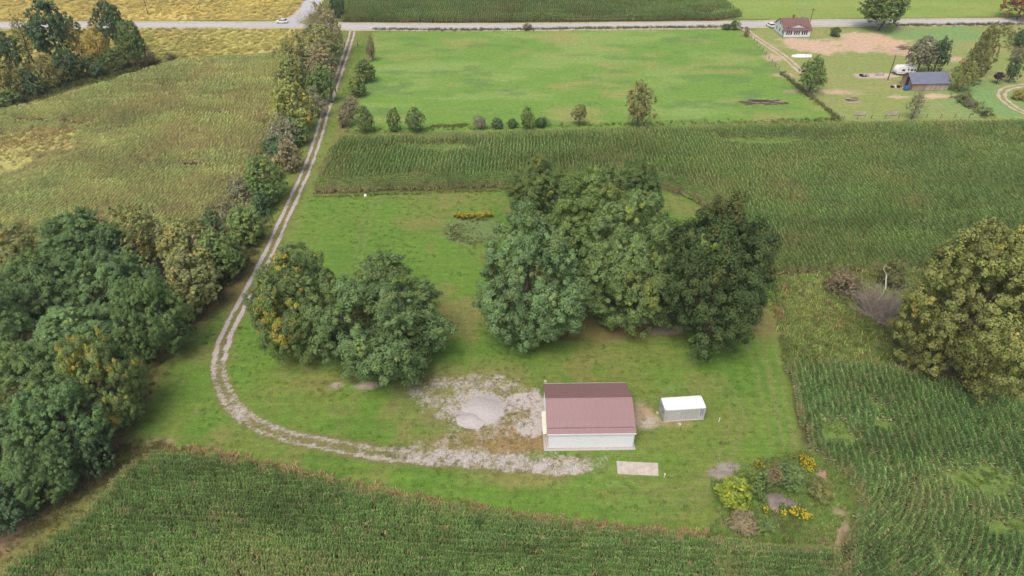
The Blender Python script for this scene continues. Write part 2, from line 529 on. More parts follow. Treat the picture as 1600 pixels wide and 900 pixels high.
# the mown lawn
lw = soft(LAWN, 0.5, 0.12)
lcol = np.tile(np.array([0.120, 0.212, 0.034]), (len(X), 1))
lcol = lay(lcol, (0.165, 0.185, 0.048), sstep(0.42, 0.66, fbm(X, Y, 14, 61)) * 0.6)
lcol = lay(lcol, (0.100, 0.190, 0.030), sstep(0.50, 0.68, fbm(X, Y, 11, 65)) * 0.8)
lcol = lay(lcol, (0.23, 0.185, 0.075), sstep(0.58, 0.74, fbm(X, Y, 6, 69)) * 0.4)
stripe = 0.5 + 0.5 * np.sin((Y + 1.1 * np.sin(X * 0.05 + .6) + 2.2 * fbm(X, Y, 12, 63)) * 2 * PI / 2.7) * sstep(.3, .6, fbm(X, Y, 16, 64))
stripe2 = 0.5 + 0.5 * np.sin(X * 2 * PI / 2.4)
sel = sstep(30, 36, X)
lcol *= (0.945 + 0.11 * (stripe * (1 - sel) + stripe2 * sel))[:, None]
for ln, am in (([(930, 735), (1010, 765), (1080, 770), (1130, 720), (1150, 640), (1120, 590)], .8), ([(930, 730), (1000, 700), (1015, 650), (1060, 600)], .7), ([(800, 745), (900, 765), (1040, 800), (1090, 780)], .6),
               ([(1230, 690), (1215, 600), (1195, 500)], .8), ([(1215, 695), (1195, 600), (1172, 520)], .6), ([(600, 300), (575, 340), (560, 400)], .7), ([(400, 655), (330, 690), (260, 690), (210, 680)], .6),
               ([(430, 350), (400, 420), (300, 560), (250, 660)], .5)):
    td = np.abs(seg_dist(X, Y, smooth_line(GP(ln), 40)) - .8)
    lcol = lay(lcol, (0.20, 0.20, 0.075), sstep(.6, .15, td + (n_sm - .5) * .5) * am * .55)
col = col * (1 - lw[:, None]) + lcol * lw[:, None]
BROWN = (0.20, 0.125, 0.065)
worn = seg_dist(X, Y, GP([(395, 390), (330, 468), (290, 500), (245, 545), (215, 590), (180, 655), (165, 700)]))
col = lay(col, BROWN, sstep(7.5, 0.5, worn + edge * 0.8) * 0.85)
worn = seg_dist(X, Y, GP([(180, 700), (135, 745), (60, 800), (0, 850), (-60, 900)]))
col = lay(col, (0.26, 0.16, 0.11), sstep(4.0, 0.4, worn + edge * 0.7) * 0.9)
for b, c, k in (((920, 515, 7, 4), BROWN, .6), ((1010, 503, 8, 4.5), BROWN, .75), ((960, 440, 16, 12), BROWN, .7), ((1050, 512, 2.0, 1.6), (0.33, .27, .22), .9), ((1030, 517, 2.2, 1.0), (.33, .27, .22), .7),
                ((985, 505, 3, 1.5), (.33, .27, .2), .6), ((1185, 500, 4, 5), (.26, .19, .08), .6), ((590, 500, 10, 8), (.12, .10, .04), .6), ((722, 500, 4, 6), (.27, .20, .09), .5),
                ((575, 602, 2.2, .9), (.40, .35, .28), .9), ((525, 602, 1.0, .6), (.36, .3, .24), .8), ((1010, 659, 2.2, 1.6), (.42, .36, .31), .8), ((1003, 645, 1.6, 2.6), (.36, .27, .18), .8),
                ((760, 690, 10, 3.2), (.23, .17, .075), .8), ((815, 672, 5, 5), (.24, .17, .078), .8), ((800, 690, 5, 3), (.27, .185, .085), .6), ((720, 625, 11, 8), (.21, .18, .075), .75),
                ((1050, 662, 3, .8), (.30, .2, .12), .6), ((1125, 738, 1.9, 1.0), (.29, .25, .2), .75), ((1140, 730, 2.0, .9), (.31, .26, .25), .8), ((1120, 748, 1.0, 1.0), (.3, .25, .22), .7),
                ((1212, 780, 2.0, 1.1), (.19, .155, .145), .9), ((1235, 788, 1.6, .7), (.19, .155, .14), .7), ((1210, 795, 1.4, 1.4), (.25, .21, .2), .8), ((1310, 800, .8, 2.4), (.33, .26, .17), .6),
                ((1285, 742, 1.2, 1.2), (.36, .25, .17), .8), ((1300, 835, 3, 1.4), (.36, .24, .17), .7), ((820, 745, 6, 2.0), (.24, .2, .075), .6), ((245, 692, 3, 1), (.3, .23, .12), .7)):
    col = lay(col, c, blob(*b, k=0.7, w=0.35) * k)
# wet swale above the oaks: coarser unmown grass
col = lay(col, (0.14, 0.20, 0.075), blob(745, 360, 6, 5, .5, .2) * 0.8)
# left wood floor
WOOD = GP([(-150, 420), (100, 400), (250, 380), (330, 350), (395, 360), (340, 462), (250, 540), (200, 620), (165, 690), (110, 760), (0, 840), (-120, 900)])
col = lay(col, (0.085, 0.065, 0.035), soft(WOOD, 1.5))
# verge beside the drive
dd = seg_dist(X, Y, DRIVE)
far_part = sstep(105, 118, Y)
col = lay(col, (0.17, 0.215, 0.052), sstep(5.5, 3.0, dd + edge * 0.3) * 0.7 * far_part)
col = lay(col, (0.17, 0.155, 0.06), sstep(2.0, 1.2, dd + edge * 0.2) * 0.9)
grav = np.zeros(len(X))
wob = (n_sm - 0.5) * 0.5
track = np.minimum(np.abs(dd - 0.82), 9)
tw = np.where(Y > 100, 0.42, 0.46)
grav = np.maximum(grav, np.where(Y > 82, 0.72, 0.50) * sstep(tw + 0.30, tw - 0.20, track + wob * 0.5))
near_part = sstep(95, 80, Y)
grav = np.maximum(grav, 0.33 * sstep(1.9, 1.1, dd + wob) * near_part)
grav = np.maximum(grav, sstep(270, 271, Y) * 0.8 * sstep(3.2, 2.0, dd))
bend = sstep(1, .3, np.hypot((X - G(375, 640)[0]) / 6, (Y - G(375, 640)[1]) / 6))
grav = np.maximum(grav, 0.47 * bend * sstep(2.0, 1.3, dd + wob))
YARD = GP([(590, 700), (640, 690), (700, 680), (760, 695), (840, 700), (900, 708), (1000, 712), (960, 722), (935, 738), (860, 747), (760, 738), (680, 727), (590, 713)])
grav = np.maximum(grav, 0.40 * soft(YARD, 0.9, .3))
LOOSE = GP([(622, 603), (650, 585), (720, 580), (800, 590), (850, 600), (852, 690), (800, 700), (700, 690), (690, 660), (650, 640)])
grav = np.maximum(grav, 0.40 * soft(LOOSE, 1.6, .3))
for b, k in (((748, 634, 4.4, 4.2), .64), ((690, 625, 5, 2.6), .46), ((662, 612, 3, 2.4), .46), ((712, 645, 4, 2.4), .52), ((840, 640, 1.4, 5), .60), ((828, 668, 2.4, 2.0), .70), ((822, 622, 3, .8), .85),
             ((800, 634, 4, 1.2), .6), ((760, 655, 3, 1.5), .55), ((735, 600, 9, 2.6), .46), ((872, 732, 6, 1.3), .60), ((790, 722, 9, 1.5), .55), ((700, 714, 8, 1.6), .55), ((905, 730, 3, 1.0), .5), ((1012, 659, 1.4, .7), .55)):
    grav = np.maximum(grav, k * blob(*b, k=.5, w=.3))
hd = seg_dist(X, Y, HOUSE_DRIVE)
col = lay(col, (0.33, 0.28, 0.15), sstep(2.2, 1.4, hd) * .6)
cd = seg_dist(X, Y, CURVE_DRIVE)
col = lay(col, (0.24, 0.25, 0.09), sstep(2.2, 1.5, cd) * .9)
grav = np.where(soft(WOOD, 1) > .5, 0, grav)

Z = (n_mid - 0.5) * 0.10 * lw + 0.0
NX, NY = len(gx), len(gy)
idx = np.arange(NX * NY).reshape(NY, NX)
quads = np.stack([idx[:-1, :-1], idx[:-1, 1:], idx[1:, 1:], idx[1:, :-1]], -1).reshape(-1, 4)
fx = X[quads].mean(1); fy = Y[quads].mean(1)
reg = np.zeros(len(quads), int)
names = ['ground']
for nm, polys in (('yellow_field_ground', [YELLOW_NEAR, YELLOW_FAR]), ('field_soil', [NEAR_FIELD, RIGHT_FIELD, MID_FIELD, LEFT_FIELD, FAR_CORN]), ('meadow_ground', [MEADOW, WEEDLOT]),
                  ('pasture', [PASTURE]), ('far_pasture', [FAR_PASTURE]), ('house_lot', [LOT]), ('woodland_floor', [WOOD]), ('lawn', [LAWN])):
    names.append(nm)
    for pl in polys: reg[inside(fx, fy, pl)] = len(names) - 1
for nm, ln, w in (('gravel_driveway', DRIVE, 1.9),):
    names.append(nm); reg[seg_dist(fx, fy, ln) < w] = len(names) - 1
gq = grav[quads].mean(1)
names.append('gravel_yard'); reg[(gq > 0.3) & (inside(fx, fy, YARD) | inside(fx, fy, LOOSE)) & (seg_dist(fx, fy, DRIVE) > 1.9)] = len(names) - 1
names.append('bare_dirt_yard'); cq = col[quads].mean(1); reg[(reg == names.index('house_lot')) & (cq[:, 0] > 0.40) & (fy > 225)] = len(names) - 1
V = np.stack([X, Y, Z], 1)
for i, nm in enumerate(names):
    fq = quads[reg == i]
    if not len(fq): continue
    u, inv = np.unique(fq, return_inverse=True)
    me = mesh_np(nm, V[u], inv.reshape(fq.shape), col[u], {'gravel': grav[u]})
    me.polygons.foreach_set('use_smooth', [True] * len(me.polygons))
    tag(link(nm, me, M['land']), kind='structure')


def ribbon(name, line, w, z, mat):
    v = []; f = []
    for i, p in enumerate(line):
        d = line[min(i + 1, len(line) - 1)] - line[max(i - 1, 0)]; d = d / np.linalg.norm(d); n = np.array([-d[1], d[0]])
        wj = w * (1 + 0.04 * math.sin(i * 1.7))
        a, b = p + n * wj / 2, p - n * wj / 2
        v += [(a[0], a[1], z), (b[0], b[1], z)]
        if i: f.append((2 * i - 2, 2 * i - 1, 2 * i + 1, 2 * i))
    me = bpy.data.meshes.new(name); me.from_pydata(v, [], f); me.update()
    return tag(link(name, me, mat), kind='structure')


def tracks(name, line, off, w, mat):
    v = []; f = []
    for s_ in (-1, 1):
        b_ = len(v)
        for i, p in enumerate(line):
            d = line[min(i + 1, len(line) - 1)] - line[max(i - 1, 0)]; d = d / np.linalg.norm(d); n = np.array([-d[1], d[0]])
            ww = w * (1 + .35 * math.sin(i * .9 + s_) + .2 * math.sin(i * 2.3))
            for q in (ww / 2, -ww / 2):
                e_ = p + n * (s_ * off + q); v.append((e_[0], e_[1], .012))
            if i: f.append((b_ + 2 * i - 2, b_ + 2 * i - 1, b_ + 2 * i + 1, b_ + 2 * i))
    me = bpy.data.meshes.new(name); me.from_pydata(v, [], f); me.update()
    return tag(link(name, me, mat), kind='structure')


tracks('house_driveway', HOUSE_DRIVE, .9, .75, M['track'])
tracks('curved_driveway', CURVE_DRIVE, .9, .8, M['track'])
ribbon('road_shoulder', ROAD, 11.0, 0.012, M['shoulder'])
ribbon('side_road_shoulder', SIDE_ROAD, 9.0, 0.016, M['shoulder'])
ribbon('side_road', SIDE_ROAD, 6.6, 0.022, M['asphalt'])
ribbon('road', ROAD, 6.4, 0.028, M['asphalt'])

# ------------------------------------------------------------------ plants scattered as countless stuff
PROTO = {}


def leaf_strip(V_, F_, C_, base, az, length, width, rise, droop, col0, col1, seg=3, twist=0.0):
    d = np.array([math.cos(az), math.sin(az), 0]); s = np.array([-d[1], d[0], 0.0])
    n = len(V_)
    for k in range(seg + 1):
        t = k / seg
        p = base + d * length * (t - 0.15 * t * t) + np.array([0, 0, rise * t - droop * t * t])
        w = width * (0.7 + 0.6 * t) * (1 - t ** 3) * 0.5 + 0.004
        sd = s * math.cos(twist * t) + np.array([0, 0, math.sin(twist * t)])
        c = np.array(col0) * (1 - t) + np.array(col1) * t
        V_ += [p + sd * w, p - sd * w]; C_ += [c, c]
        if k: F_.append((n + 2 * k - 2, n + 2 * k - 1, n + 2 * k + 1, n + 2 * k))


def stem(V_, F_, C_, a, b, r, c):
    a = np.array(a, float); b = np.array(b, float); n = len(V_)
    for p, rr in ((a, r), (b, r * 0.6)):
        for k in range(3):
            t = 2 * PI * k / 3
            V_.append(p + np.array([math.cos(t) * rr, math.sin(t) * rr, 0])); C_.append(np.array(c))
    for k in range(3):
        j = (k + 1) % 3
        F_.append((n + k, n + j, n + 3 + j, n + 3 + k))


def proto_corn(seed, tassel=True):
    r = random.Random(seed); V_, F_, C_ = [], [], []
    for i in range(5):
        bx = -0.4 + 0.2 * i + r.uniform(-.05, .05); by = r.uniform(-.05, .05); h = r.uniform(2.05, 2.28)
        stem(V_, F_, C_, (bx, by, 0), (bx + r.uniform(-.05, .05), by + r.uniform(-.05, .05), h), 0.022, (0.16, 0.17, 0.06))
        nl = 10
        for k in range(nl):
            z = 0.35 + (h - 0.45) * k / (nl - 1)
            az = (PI / 2 if k % 2 else -PI / 2) + r.gauss(0, 0.65)
            g = r.uniform(0.75, 1.3)
            if z < 0.95:
                c0 = np.array((0.36, 0.30, 0.15)) * g; c1 = np.array((0.44, 0.35, 0.19)) * g
            else:
                c0 = np.array((0.085, 0.150, 0.038)) * g; c1 = np.array((0.125, 0.185, 0.055)) * g
                if r.random() < .07: c1 = np.array((0.32, 0.30, 0.12))
            ll = .30 + .30 * (1 - abs(z / h - .45) / .55) + r.uniform(-.06, .06)
            leaf_strip(V_, F_, C_, np.array([bx, by, z]), az, ll, r.uniform(.085, .115), r.uniform(.28, .55), r.uniform(.32, .7), c0, c1, 3, r.uniform(-.5, .5))
        if tassel:
            for k in range(5):
                a = r.uniform(0, 2 * PI)
                leaf_strip(V_, F_, C_, np.array([bx, by, h - .04]), a, r.uniform(.06, .17), .042, .30, .05, (0.34, .32, .13), (0.44, .40, .17), 1)
    return V_, F_, C_


def proto_bush(seed, n, w, h, lw_, cols, up=0.5):
    """low leafy clump"""
    r = random.Random(seed); V_, F_, C_ = [], [], []
    for i in range(n):
        a = r.uniform(0, 2 * PI); rad = w * math.sqrt(r.random()); t = r.random()
        z = h * (0.15 + 0.85 * t) * (1 - 0.4 * (rad / w) ** 2)
        leaf_strip(V_, F_, C_, np.array([rad * math.cos(a), rad * math.sin(a), z]), r.uniform(0, 2 * PI), lw_ * r.uniform(1.2, 2), lw_ * r.uniform(.8, 1.2), r.uniform(-.02, up) * lw_, .2 * lw_,
                   *(2 * [np.array(r.choice(cols)) * r.uniform(.75, 1.25)]), 1, r.uniform(-.6, .6))
    return V_, F_, C_


def proto_tall(seed, n, w, h, cols, top=None, blade=0.06):
    """tall grass or weed tuft: blades rising from the ground, flower heads if top is given"""
    r = random.Random(seed); V_, F_, C_ = [], [], []
    for i in range(n):
        a = r.uniform(0, 2 * PI); rad = w * math.sqrt(r.random()); hh = h * r.uniform(.6, 1.1)
        b = np.array([rad * math.cos(a), rad * math.sin(a), 0.0]); c = np.array(r.choice(cols)) * r.uniform(.7, 1.3)
        leaf_strip(V_, F_, C_, b, r.uniform(0, 2 * PI), hh * r.uniform(.25, .7), blade * r.uniform(.7, 1.4), hh * 1.15, hh * r.uniform(.1, .4), c * .9, c * 1.1, 2, r.uniform(-1, 1))
        if top is not None and i % 2 == 0:
            for k in range(4):
                leaf_strip(V_, F_, C_, b + np.array([0, 0, hh * r.uniform(.75, 1.0)]), r.uniform(0, 2 * PI), .16, .10, .08, .08, top, np.array(top) * r.uniform(.8, 1.2), 1)
    return V_, F_, C_


def make_protos(key, builds):
    c = bpy.data.collections.new('plants_' + key)
    for k, (v, f, cc) in enumerate(builds):
        me = mesh_np('plant_' + key, np.array(v), np.array(f), np.array(cc)); me.materials.append(M['crop'])
        o = bpy.data.objects.new('plant_%s_%02d' % (key, k), me); c.objects.link(o)
    ng = bpy.data.node_groups.new('plants_' + key, 'GeometryNodeTree')
    ng.interface.new_socket('Geometry', in_out='INPUT', socket_type='NodeSocketGeometry')
    ng.interface.new_socket('Geometry', in_out='OUTPUT', socket_type='NodeSocketGeometry')
    gi = ng.nodes.new('NodeGroupInput'); go = ng.nodes.new('NodeGroupOutput')
    ci = ng.nodes.new('GeometryNodeCollectionInfo'); ci.inputs['Collection'].default_value = c
    ci.inputs['Separate Children'].default_value = True; ci.inputs['Reset Children'].default_value = True
    io = ng.nodes.new('GeometryNodeInstanceOnPoints'); io.inputs['Pick Instance'].default_value = True

    def na(t, n):
        x = ng.nodes.new('GeometryNodeInputNamedAttribute'); x.data_type = t; x.inputs['Name'].default_value = n
        return x.outputs['Attribute']
    ng.links.new(gi.outputs[0], io.inputs['Points']); ng.links.new(ci.outputs[0], io.inputs['Instance'])
    ng.links.new(na('INT', 'var'), io.inputs['Instance Index']); ng.links.new(na('FLOAT_VECTOR', 'rot'), io.inputs['Rotation'])
    ng.links.new(na('FLOAT_VECTOR', 'scl'), io.inputs['Scale']); ng.links.new(io.outputs[0], go.inputs[0])
    PROTO[key] = (ng, len(builds))


def scatter(name, key, P, rotz, scl, tint, dry, label, cat):
    ng, nv = PROTO[key]
    n = len(P)
    me = bpy.data.meshes.new(name)
    me.vertices.add(n)
    co = np.zeros((n, 3), np.float32); co[:, :2] = P[:, :2]
    me.vertices.foreach_set('co', co.ravel())
    rot = np.zeros((n, 3), np.float32); rot[:, 0] = rng.normal(0, .06, n); rot[:, 1] = rng.normal(0, .06, n); rot[:, 2] = rotz
    a = me.attributes.new('rot', 'FLOAT_VECTOR', 'POINT'); a.data.foreach_set('vector', rot.ravel())
    s3 = np.asarray(scl, np.float32)
    if s3.ndim == 1: s3 = np.repeat(s3[:, None], 3, 1)
    a = me.attributes.new('scl', 'FLOAT_VECTOR', 'POINT'); a.data.foreach_set('vector', np.ascontiguousarray(s3, np.float32).ravel())
    a = me.attributes.new('var', 'INT', 'POINT'); a.data.foreach_set('value', rng.integers(0, nv, n).astype(np.int32))
    add_col(me, tint, 'tint')
    a = me.attributes.new('dry', 'FLOAT', 'POINT'); a.data.foreach_set('value', np.clip(dry, 0, 1).astype(np.float32))
    me.update()
    o = link(name, me)
    md = o.modifiers.new('plants', 'NODES'); md.node_group = ng
    return tag(o, label, cat, kind='stuff')


GREEN = [(0.10, .16, .04), (.13, .18, .05), (.08, .13, .035)]
STRAW = [(.34, .26, .13), (.28, .22, .11), (.38, .30, .16)]
make_protos('corn', [proto_corn(k) for k in range(8)])
make_protos('bean', [proto_bush(50 + k, 70, .55, .75, .16, [(.50, .42, .12), (.44, .40, .12), (.36, .37, .13), (.54, .42, .14)]) for k in range(4)])
make_protos('weed', [proto_tall(70 + k, 26, .5, .8, GREEN + GREEN + STRAW) for k in range(4)] + [proto_bush(80 + k, 60, .6, .8, .13, GREEN + [(.16, .19, .06)]) for k in range(3)])
make_protos('straw', [proto_tall(90 + k, 26, .45, .7, [(.46, .37, .2), (.4, .33, .18), (.5, .41, .23), (.26, .27, .11)]) for k in range(4)])
make_protos('brush', [proto_bush(130 + k, 170, 1.3, 2.4, .17, [(.20, .20, .08), (.24, .21, .10), (.15, .19, .06), (.27, .22, .12)], 1.0) for k in range(4)])
make_protos('gold', [proto_tall(100 + k, 22, .45, 1.1, GREEN, (0.66, 0.52, 0.03)) for k in range(3)])
make_protos('turf', [proto_tall(110 + k, 30, .5, .22, [(.13, .20, .04), (.16, .21, .05), (.10, .17, .03)], None, .05) for k in range(4)])


def rows(poly, base, spacing, seg, jitter=0.12):
    """points along parallel crop rows clipped to an outline"""
    base = np.array(base, float)
    t = np.gradient(base, axis=0); t /= np.linalg.norm(t, axis=1)[:, None] + 1e-9
    nrm = np.stack([-t[:, 1], t[:, 0]], 1)
    lo, hi = poly.min(0), poly.max(0)
    reach = np.hypot(*(hi - lo))
    out, ang = [], []
    for k in range(-int(reach / spacing), int(reach / spacing) + 1):
        q = base + nrm * k * spacing
        if (q[:, 0].max() < lo[0]) or (q[:, 0].min() > hi[0]) or (q[:, 1].max() < lo[1]) or (q[:, 1].min() > hi[1]): continue
        L = np.r_[0, np.cumsum(np.linalg.norm(np.diff(q, axis=0), axis=1))]
        if L[-1] < 1: continue
        s = np.arange(rng.random() * seg, L[-1], seg)
        px = np.interp(s, L, q[:, 0]); py = np.interp(s, L, q[:, 1])
        tx = np.interp(s, L, t[:, 0]); ty = np.interp(s, L, t[:, 1])
        out.append(np.stack([px, py], 1)); ang.append(np.arctan2(ty, tx))
    P = np.vstack(out); A = np.hstack(ang)
    P = P + rng.normal(0, jitter * .25, P.shape)
    m = inside(P[:, 0], P[:, 1], poly)
    return P[m], A[m]


def in_view(P, mx=70, zt=2.5):
    """keep what stands near the pictured land"""
    depth = P[:, 1] * math.cos(PITCH) + CAM_H * math.sin(PITCH)
    px = 800 + F_PX * P[:, 0] / depth
    v = (-P[:, 1] * math.sin(PITCH) + CAM_H * math.cos(PITCH)) / depth
    py = 450 + F_PX * v
    return (px > -mx - 60) & (px < 1660 + mx) & (py < 990) & (py > -40)


def corn(name, label, poly, base, seg=1.0, dry_edge=1.5, dry_amt=.55, patch=(.62, .72), tone=(1, 1, 1), holes=(), tvar=.22, hscale=1.0, dry_base=0.0, pscale=9, dfar=0.0, headland=None, pstr=.28):
    P, A = rows(poly, base, 0.86, seg)
    if headland is not None:
        m = seg_dist(P[:, 0], P[:, 1], headland) > 4.6
        P2, A2 = rows(poly, smooth_line(headland, 60), 0.86, seg)
        m2 = seg_dist(P2[:, 0], P2[:, 1], headland) < 4.5
        P = np.vstack([P[m], P2[m2]]); A = np.hstack([A[m], A2[m2]])
    m = in_view(P)
    P, A = P[m], A[m]
    x, y = P[:, 0], P[:, 1]
    keep = np.ones(len(P), bool)
    h = np.ones(len(P))
    for (cx, cy, rx, ry) in holes:
        c = G(cx, cy, 1.0)
        d = np.hypot((x - c[0]) / rx, (y - c[1]) / ry) + (fbm(x, y, 2.5, 11) - .5) * 1.1
        keep &= d > 0.95
        h *= 0.55 + 0.45 * sstep(0.9, 1.9, d)
    keep &= rng.random(len(P)) > 0.02
    e = seg_dist(x, y, poly, True)
    n1 = fbm(x, y, pscale, 21); n2 = fbm(x, y, 30, 23); n3 = fbm(x * .45, y * 1.5, 6, 27)
    dry = dry_base + dry_amt * sstep(dry_edge, 0.2, e) * rng.random(len(P)) + sstep(patch[0], patch[1], n1) * pstr * rng.random(len(P)) ** .7
    dry += dfar * sstep(.5, .68, n2) * rng.random(len(P))
    dry += (rng.random(len(P)) < .02) * .4
    tt = (1 + (n2 - .5) * .5 + (n3 - .5) * .8 + rng.normal(0, tvar * .5, len(P)))
    tt = np.clip(tt, .5, 1.6)
    tint = tt[:, None] * np.array(tone)[None, :]
    tint[:, 0] *= 1 + (n1 - .5) * .35
    hh = h * hscale * (1 + (n2 - .5) * .25 + (n3 - .5) * .5 + rng.normal(0, .025, len(P))) * (0.85 + .15 * sstep(0, 1.5, e))
    s3 = np.stack([np.full(len(P), seg * 1.0), 0.92 + .16 * rng.random(len(P)), hh], 1)
    A = A + PI * (rng.random(len(P)) > .5)
    return scatter(name, 'corn', P[keep], A[keep], s3[keep], tint[keep], dry[keep], label, 'cornfield')


def straight(poly, dirv):
    c = poly.mean(0); d = np.array(dirv, float); d /= np.linalg.norm(d)
    R = np.hypot(*(poly.max(0) - poly.min(0)))
    return np.array([c + d * R * t for t in np.linspace(-1, 1, 9)])


corn('corn_crop', 'dark green standing corn filling the foreground below the lawn', NEAR_FIELD, straight(NEAR_FIELD, (1, -.045)), tone=(1.08, 1.32, 1.2), dry_amt=.8, dry_edge=1.6)
RB = smooth_line(GP([(1180, 1000), (1310, 905), (1370, 868), (1415, 830), (1436, 790), (1434, 750), (1420, 700), (1404, 650), (1388, 600), (1370, 540), (1350, 460)], 1.5), 100)
corn('corn_crop', 'standing corn in curving rows at the right of the lawn', RIGHT_FIELD, RB, tone=(1.05, 1.30, 1.24), dry_amt=.7, dry_edge=1.6,
     holes=((1540, 748, 5, 2.6), (1500, 738, 2, 1.2), (1305, 660, 2.0, .9), (1318, 678, 2.5, 1.2), (1375, 632, 1.2, .8), (1385, 662, 1.4, 1.2), (1590, 822, 3, 1.5), (1482, 880, .7, 4)))
corn('corn_crop', 'broad green cornfield behind the oak group on the lawn', MID_FIELD, straight(MID_FIELD, (0.03, 1)), tone=(1.12, 1.34, 1.16), dry_amt=.6, dry_edge=2.2, dfar=.16, headland=GP([(487, 303), (600, 300), (700, 297), (790, 295), (900, 292), (1035, 296), (1075, 310), (1130, 345), (1213, 432)]),
     holes=((700, 226, 7, 3), (1195, 216, 12, 3.0), (640, 225, 3, 1.5)))
corn('corn_crop', 'pale drying cornfield left of the hedgerow beside the gravel drive', LEFT_FIELD, straight(LEFT_FIELD, (0.0, 1)), tone=(2.6, 2.4, 2.6), dry_amt=.25, dry_base=.15, dfar=.5, pstr=.55,
     patch=(.5, .7), holes=((30, 222, 16, 7), (75, 205, 10, 4), (-40, 250, 14, 10), (260, 132, 5, 1.6), (350, 175, 4, 1.6), (345, 150, 4, 1.2), (45, 185, 5, 1.6), (120, 190, 4, 1.4), (300, 255, 3, 2),
                            (100, 188, 4, 1.2), (220, 250, 2, 1.2)))
corn('corn_crop', 'green cornfield across the road at the top edge', FAR_CORN, straight(FAR_CORN, (0.0, 1)), seg=1.3, tone=(1.05, 1.25, 1.15), dry_amt=.2, holes=((930, 24, 14, 2.2), (800, 22, 5, 2), (1100, 18, 6, 3)))


def spots(poly, n, dens=None):
    lo, hi = poly.min(0), poly.max(0)
    P = lo + rng.random((n, 2)) * (hi - lo)
    m = inside(P[:, 0], P[:, 1], poly)
    P = P[m]
    return P[in_view(P)]


def plant(name, key, P, s0, s1, label, cat, tone=(1, 1, 1), dry=0.0, tvar=.2, nscale=6):
    n = len(P)
    t = 1 + (fbm(P[:, 0], P[:, 1], nscale, 91) - .5) * .8 + rng.normal(0, tvar * .5, n)
    tint = np.clip(t, .45, 1.7)[:, None] * np.array(tone)[None, :]
    return scatter(name, key, P, rng.random(n) * 2 * PI, s0 + (s1 - s0) * rng.random(n), tint, dry * rng.random(n), label, cat)


def near_line(line, n, w):
    L = np.r_[0, np.cumsum(np.linalg.norm(np.diff(line, axis=0), axis=1))]
    s = rng.random(n) * L[-1]
    p = np.stack([np.interp(s, L, line[:, 0]), np.interp(s, L, line[:, 1])], 1)
    return p + rng.normal(0, w, (n, 2))


def near_spot(px, py, n, rx, ry):
    c = G(px, py)[:2]
    return c + rng.normal(0, 1, (n, 2)) * np.array([rx, ry])


P = spots(YELLOW_NEAR, 9000)
plant('soybean_crop', 'bean', P, .8, 1.4, 'yellowing soybeans between the copse and the paved road', 'soybean field', (1.1, 1.18, 1.15), .05, .3, 14)
P = spots(YELLOW_FAR, 30000)
plant('soybean_crop', 'bean', P, .9, 1.5, 'golden soybean field beyond the road at top left', 'soybean field', (1.3, 1.22, 1.15), .05, .3, 14)
P = spots(MEADOW, 9000)
plant('meadow_weeds', 'weed', P, .7, 1.5, 'tall tangled weeds right of the dark tree', 'weeds', (1.5, 1.7, 1.3), .25, .4, 7)
P = spots(MEADOW, 5000); P = P[fbm(P[:, 0], P[:, 1], 8, 95) > .5]
plant('meadow_straw', 'straw', P, .7, 1.4, 'dry straw coloured grass among the meadow weeds', 'dry grass', (.85, .75, .65), .1, .3)
P = spots(WEEDLOT, 4200)
k = np.ones(len(P), bool)
for a, b, r in ((1212, 780, 1.4), (1235, 788, 1.0), (1125, 738, 2.0), (1210, 795, .8), (1310, 800, .9), (1285, 742, .9), (1140, 730, 1.5)):
    c = G(a, b); k &= np.hypot(P[:, 0] - c[0], (P[:, 1] - c[1]) * 1.3) > r
plant('corner_weeds', 'weed', P[k], .35, .75, 'rank weeds in the corner between lawn and both cornfields', 'weeds', (1.35, 1.7, 1.25), .18, .35, 4)
for (px, py, n, rx, ry), lb in (((1256, 724, 20, .7, .9), 'bright yellow goldenrod clump at the lawn corner by the corn'), ((1243, 806, 14, 1.1, .5), 'yellow goldenrod clump below the dark burnt patch'),
                                ((735, 340, 40, 1.9, .4), 'long yellow goldenrod row on the lawn left of the oaks'), ((760, 338, 16, .8, .3), 'short yellow goldenrod clump close to the oaks'),
                                ((1188, 733, 4, .5, .4), 'small yellow goldenrod sprig between corner bushes'), ((1196, 800, 3, .4, .3), 'tiny goldenrod clump beside the burnt patch')):
    plant('goldenrod', 'gold', near_spot(px, py, n, rx, ry), .6, 1.0, lb, 'wildflowers', (1, 1, 1), 0, .2)
P = np.vstack([near_line(GP([(735, 346), (775, 341)]), 60, .35), near_line(GP([(703, 355), (710, 372), (740, 378), (785, 372)]), 260, .8), near_spot(720, 362, 120, 2.0, 2.0)])
plant('swale_grass', 'weed', P, .25, .5, 'coarse unmown grass around the shallow swale left of the oaks', 'grass', (1.1, 1.15, 1.1), .15, .2)
P = near_line(GP([(488, 308), (530, 307), (600, 304), (790, 298)]), 260, .35)
plant('field_edge_grass', 'weed', P, .3, .7, 'uncut grass strip along the cornfield at the lawn top', 'grass', (1.1, 1.2, .9), .1, .2)
P = np.vstack([near_line(GP([(585, 46), (740, 47), (1140, 42)]), 700, .5), near_line(GP([(1380, 40), (1600, 38)]), 300, .8)])
plant('verge_weeds', 'weed', P, .7, 1.3, 'dark ragged weeds along the road verge fence line', 'weeds', (.8, .85, .8), .25, .3)
P = np.vstack([near_line(GP([(545, 205), (660, 203), (860, 197), (1200, 190), (1312, 186)]), 520, .7), near_line(GP([(675, 198), (728, 196)]), 160, .4)])
plant('fence_row_weeds', 'weed', P, .4, 1.0, 'weeds growing along the lower edge of the pasture', 'weeds', (1.1, 1.25, .9), .2, .3)
P = np.vstack([near_spot(30, 222, 500, 11, 5), near_spot(75, 205, 260, 7, 3), near_spot(-20, 245, 300, 9, 6)])
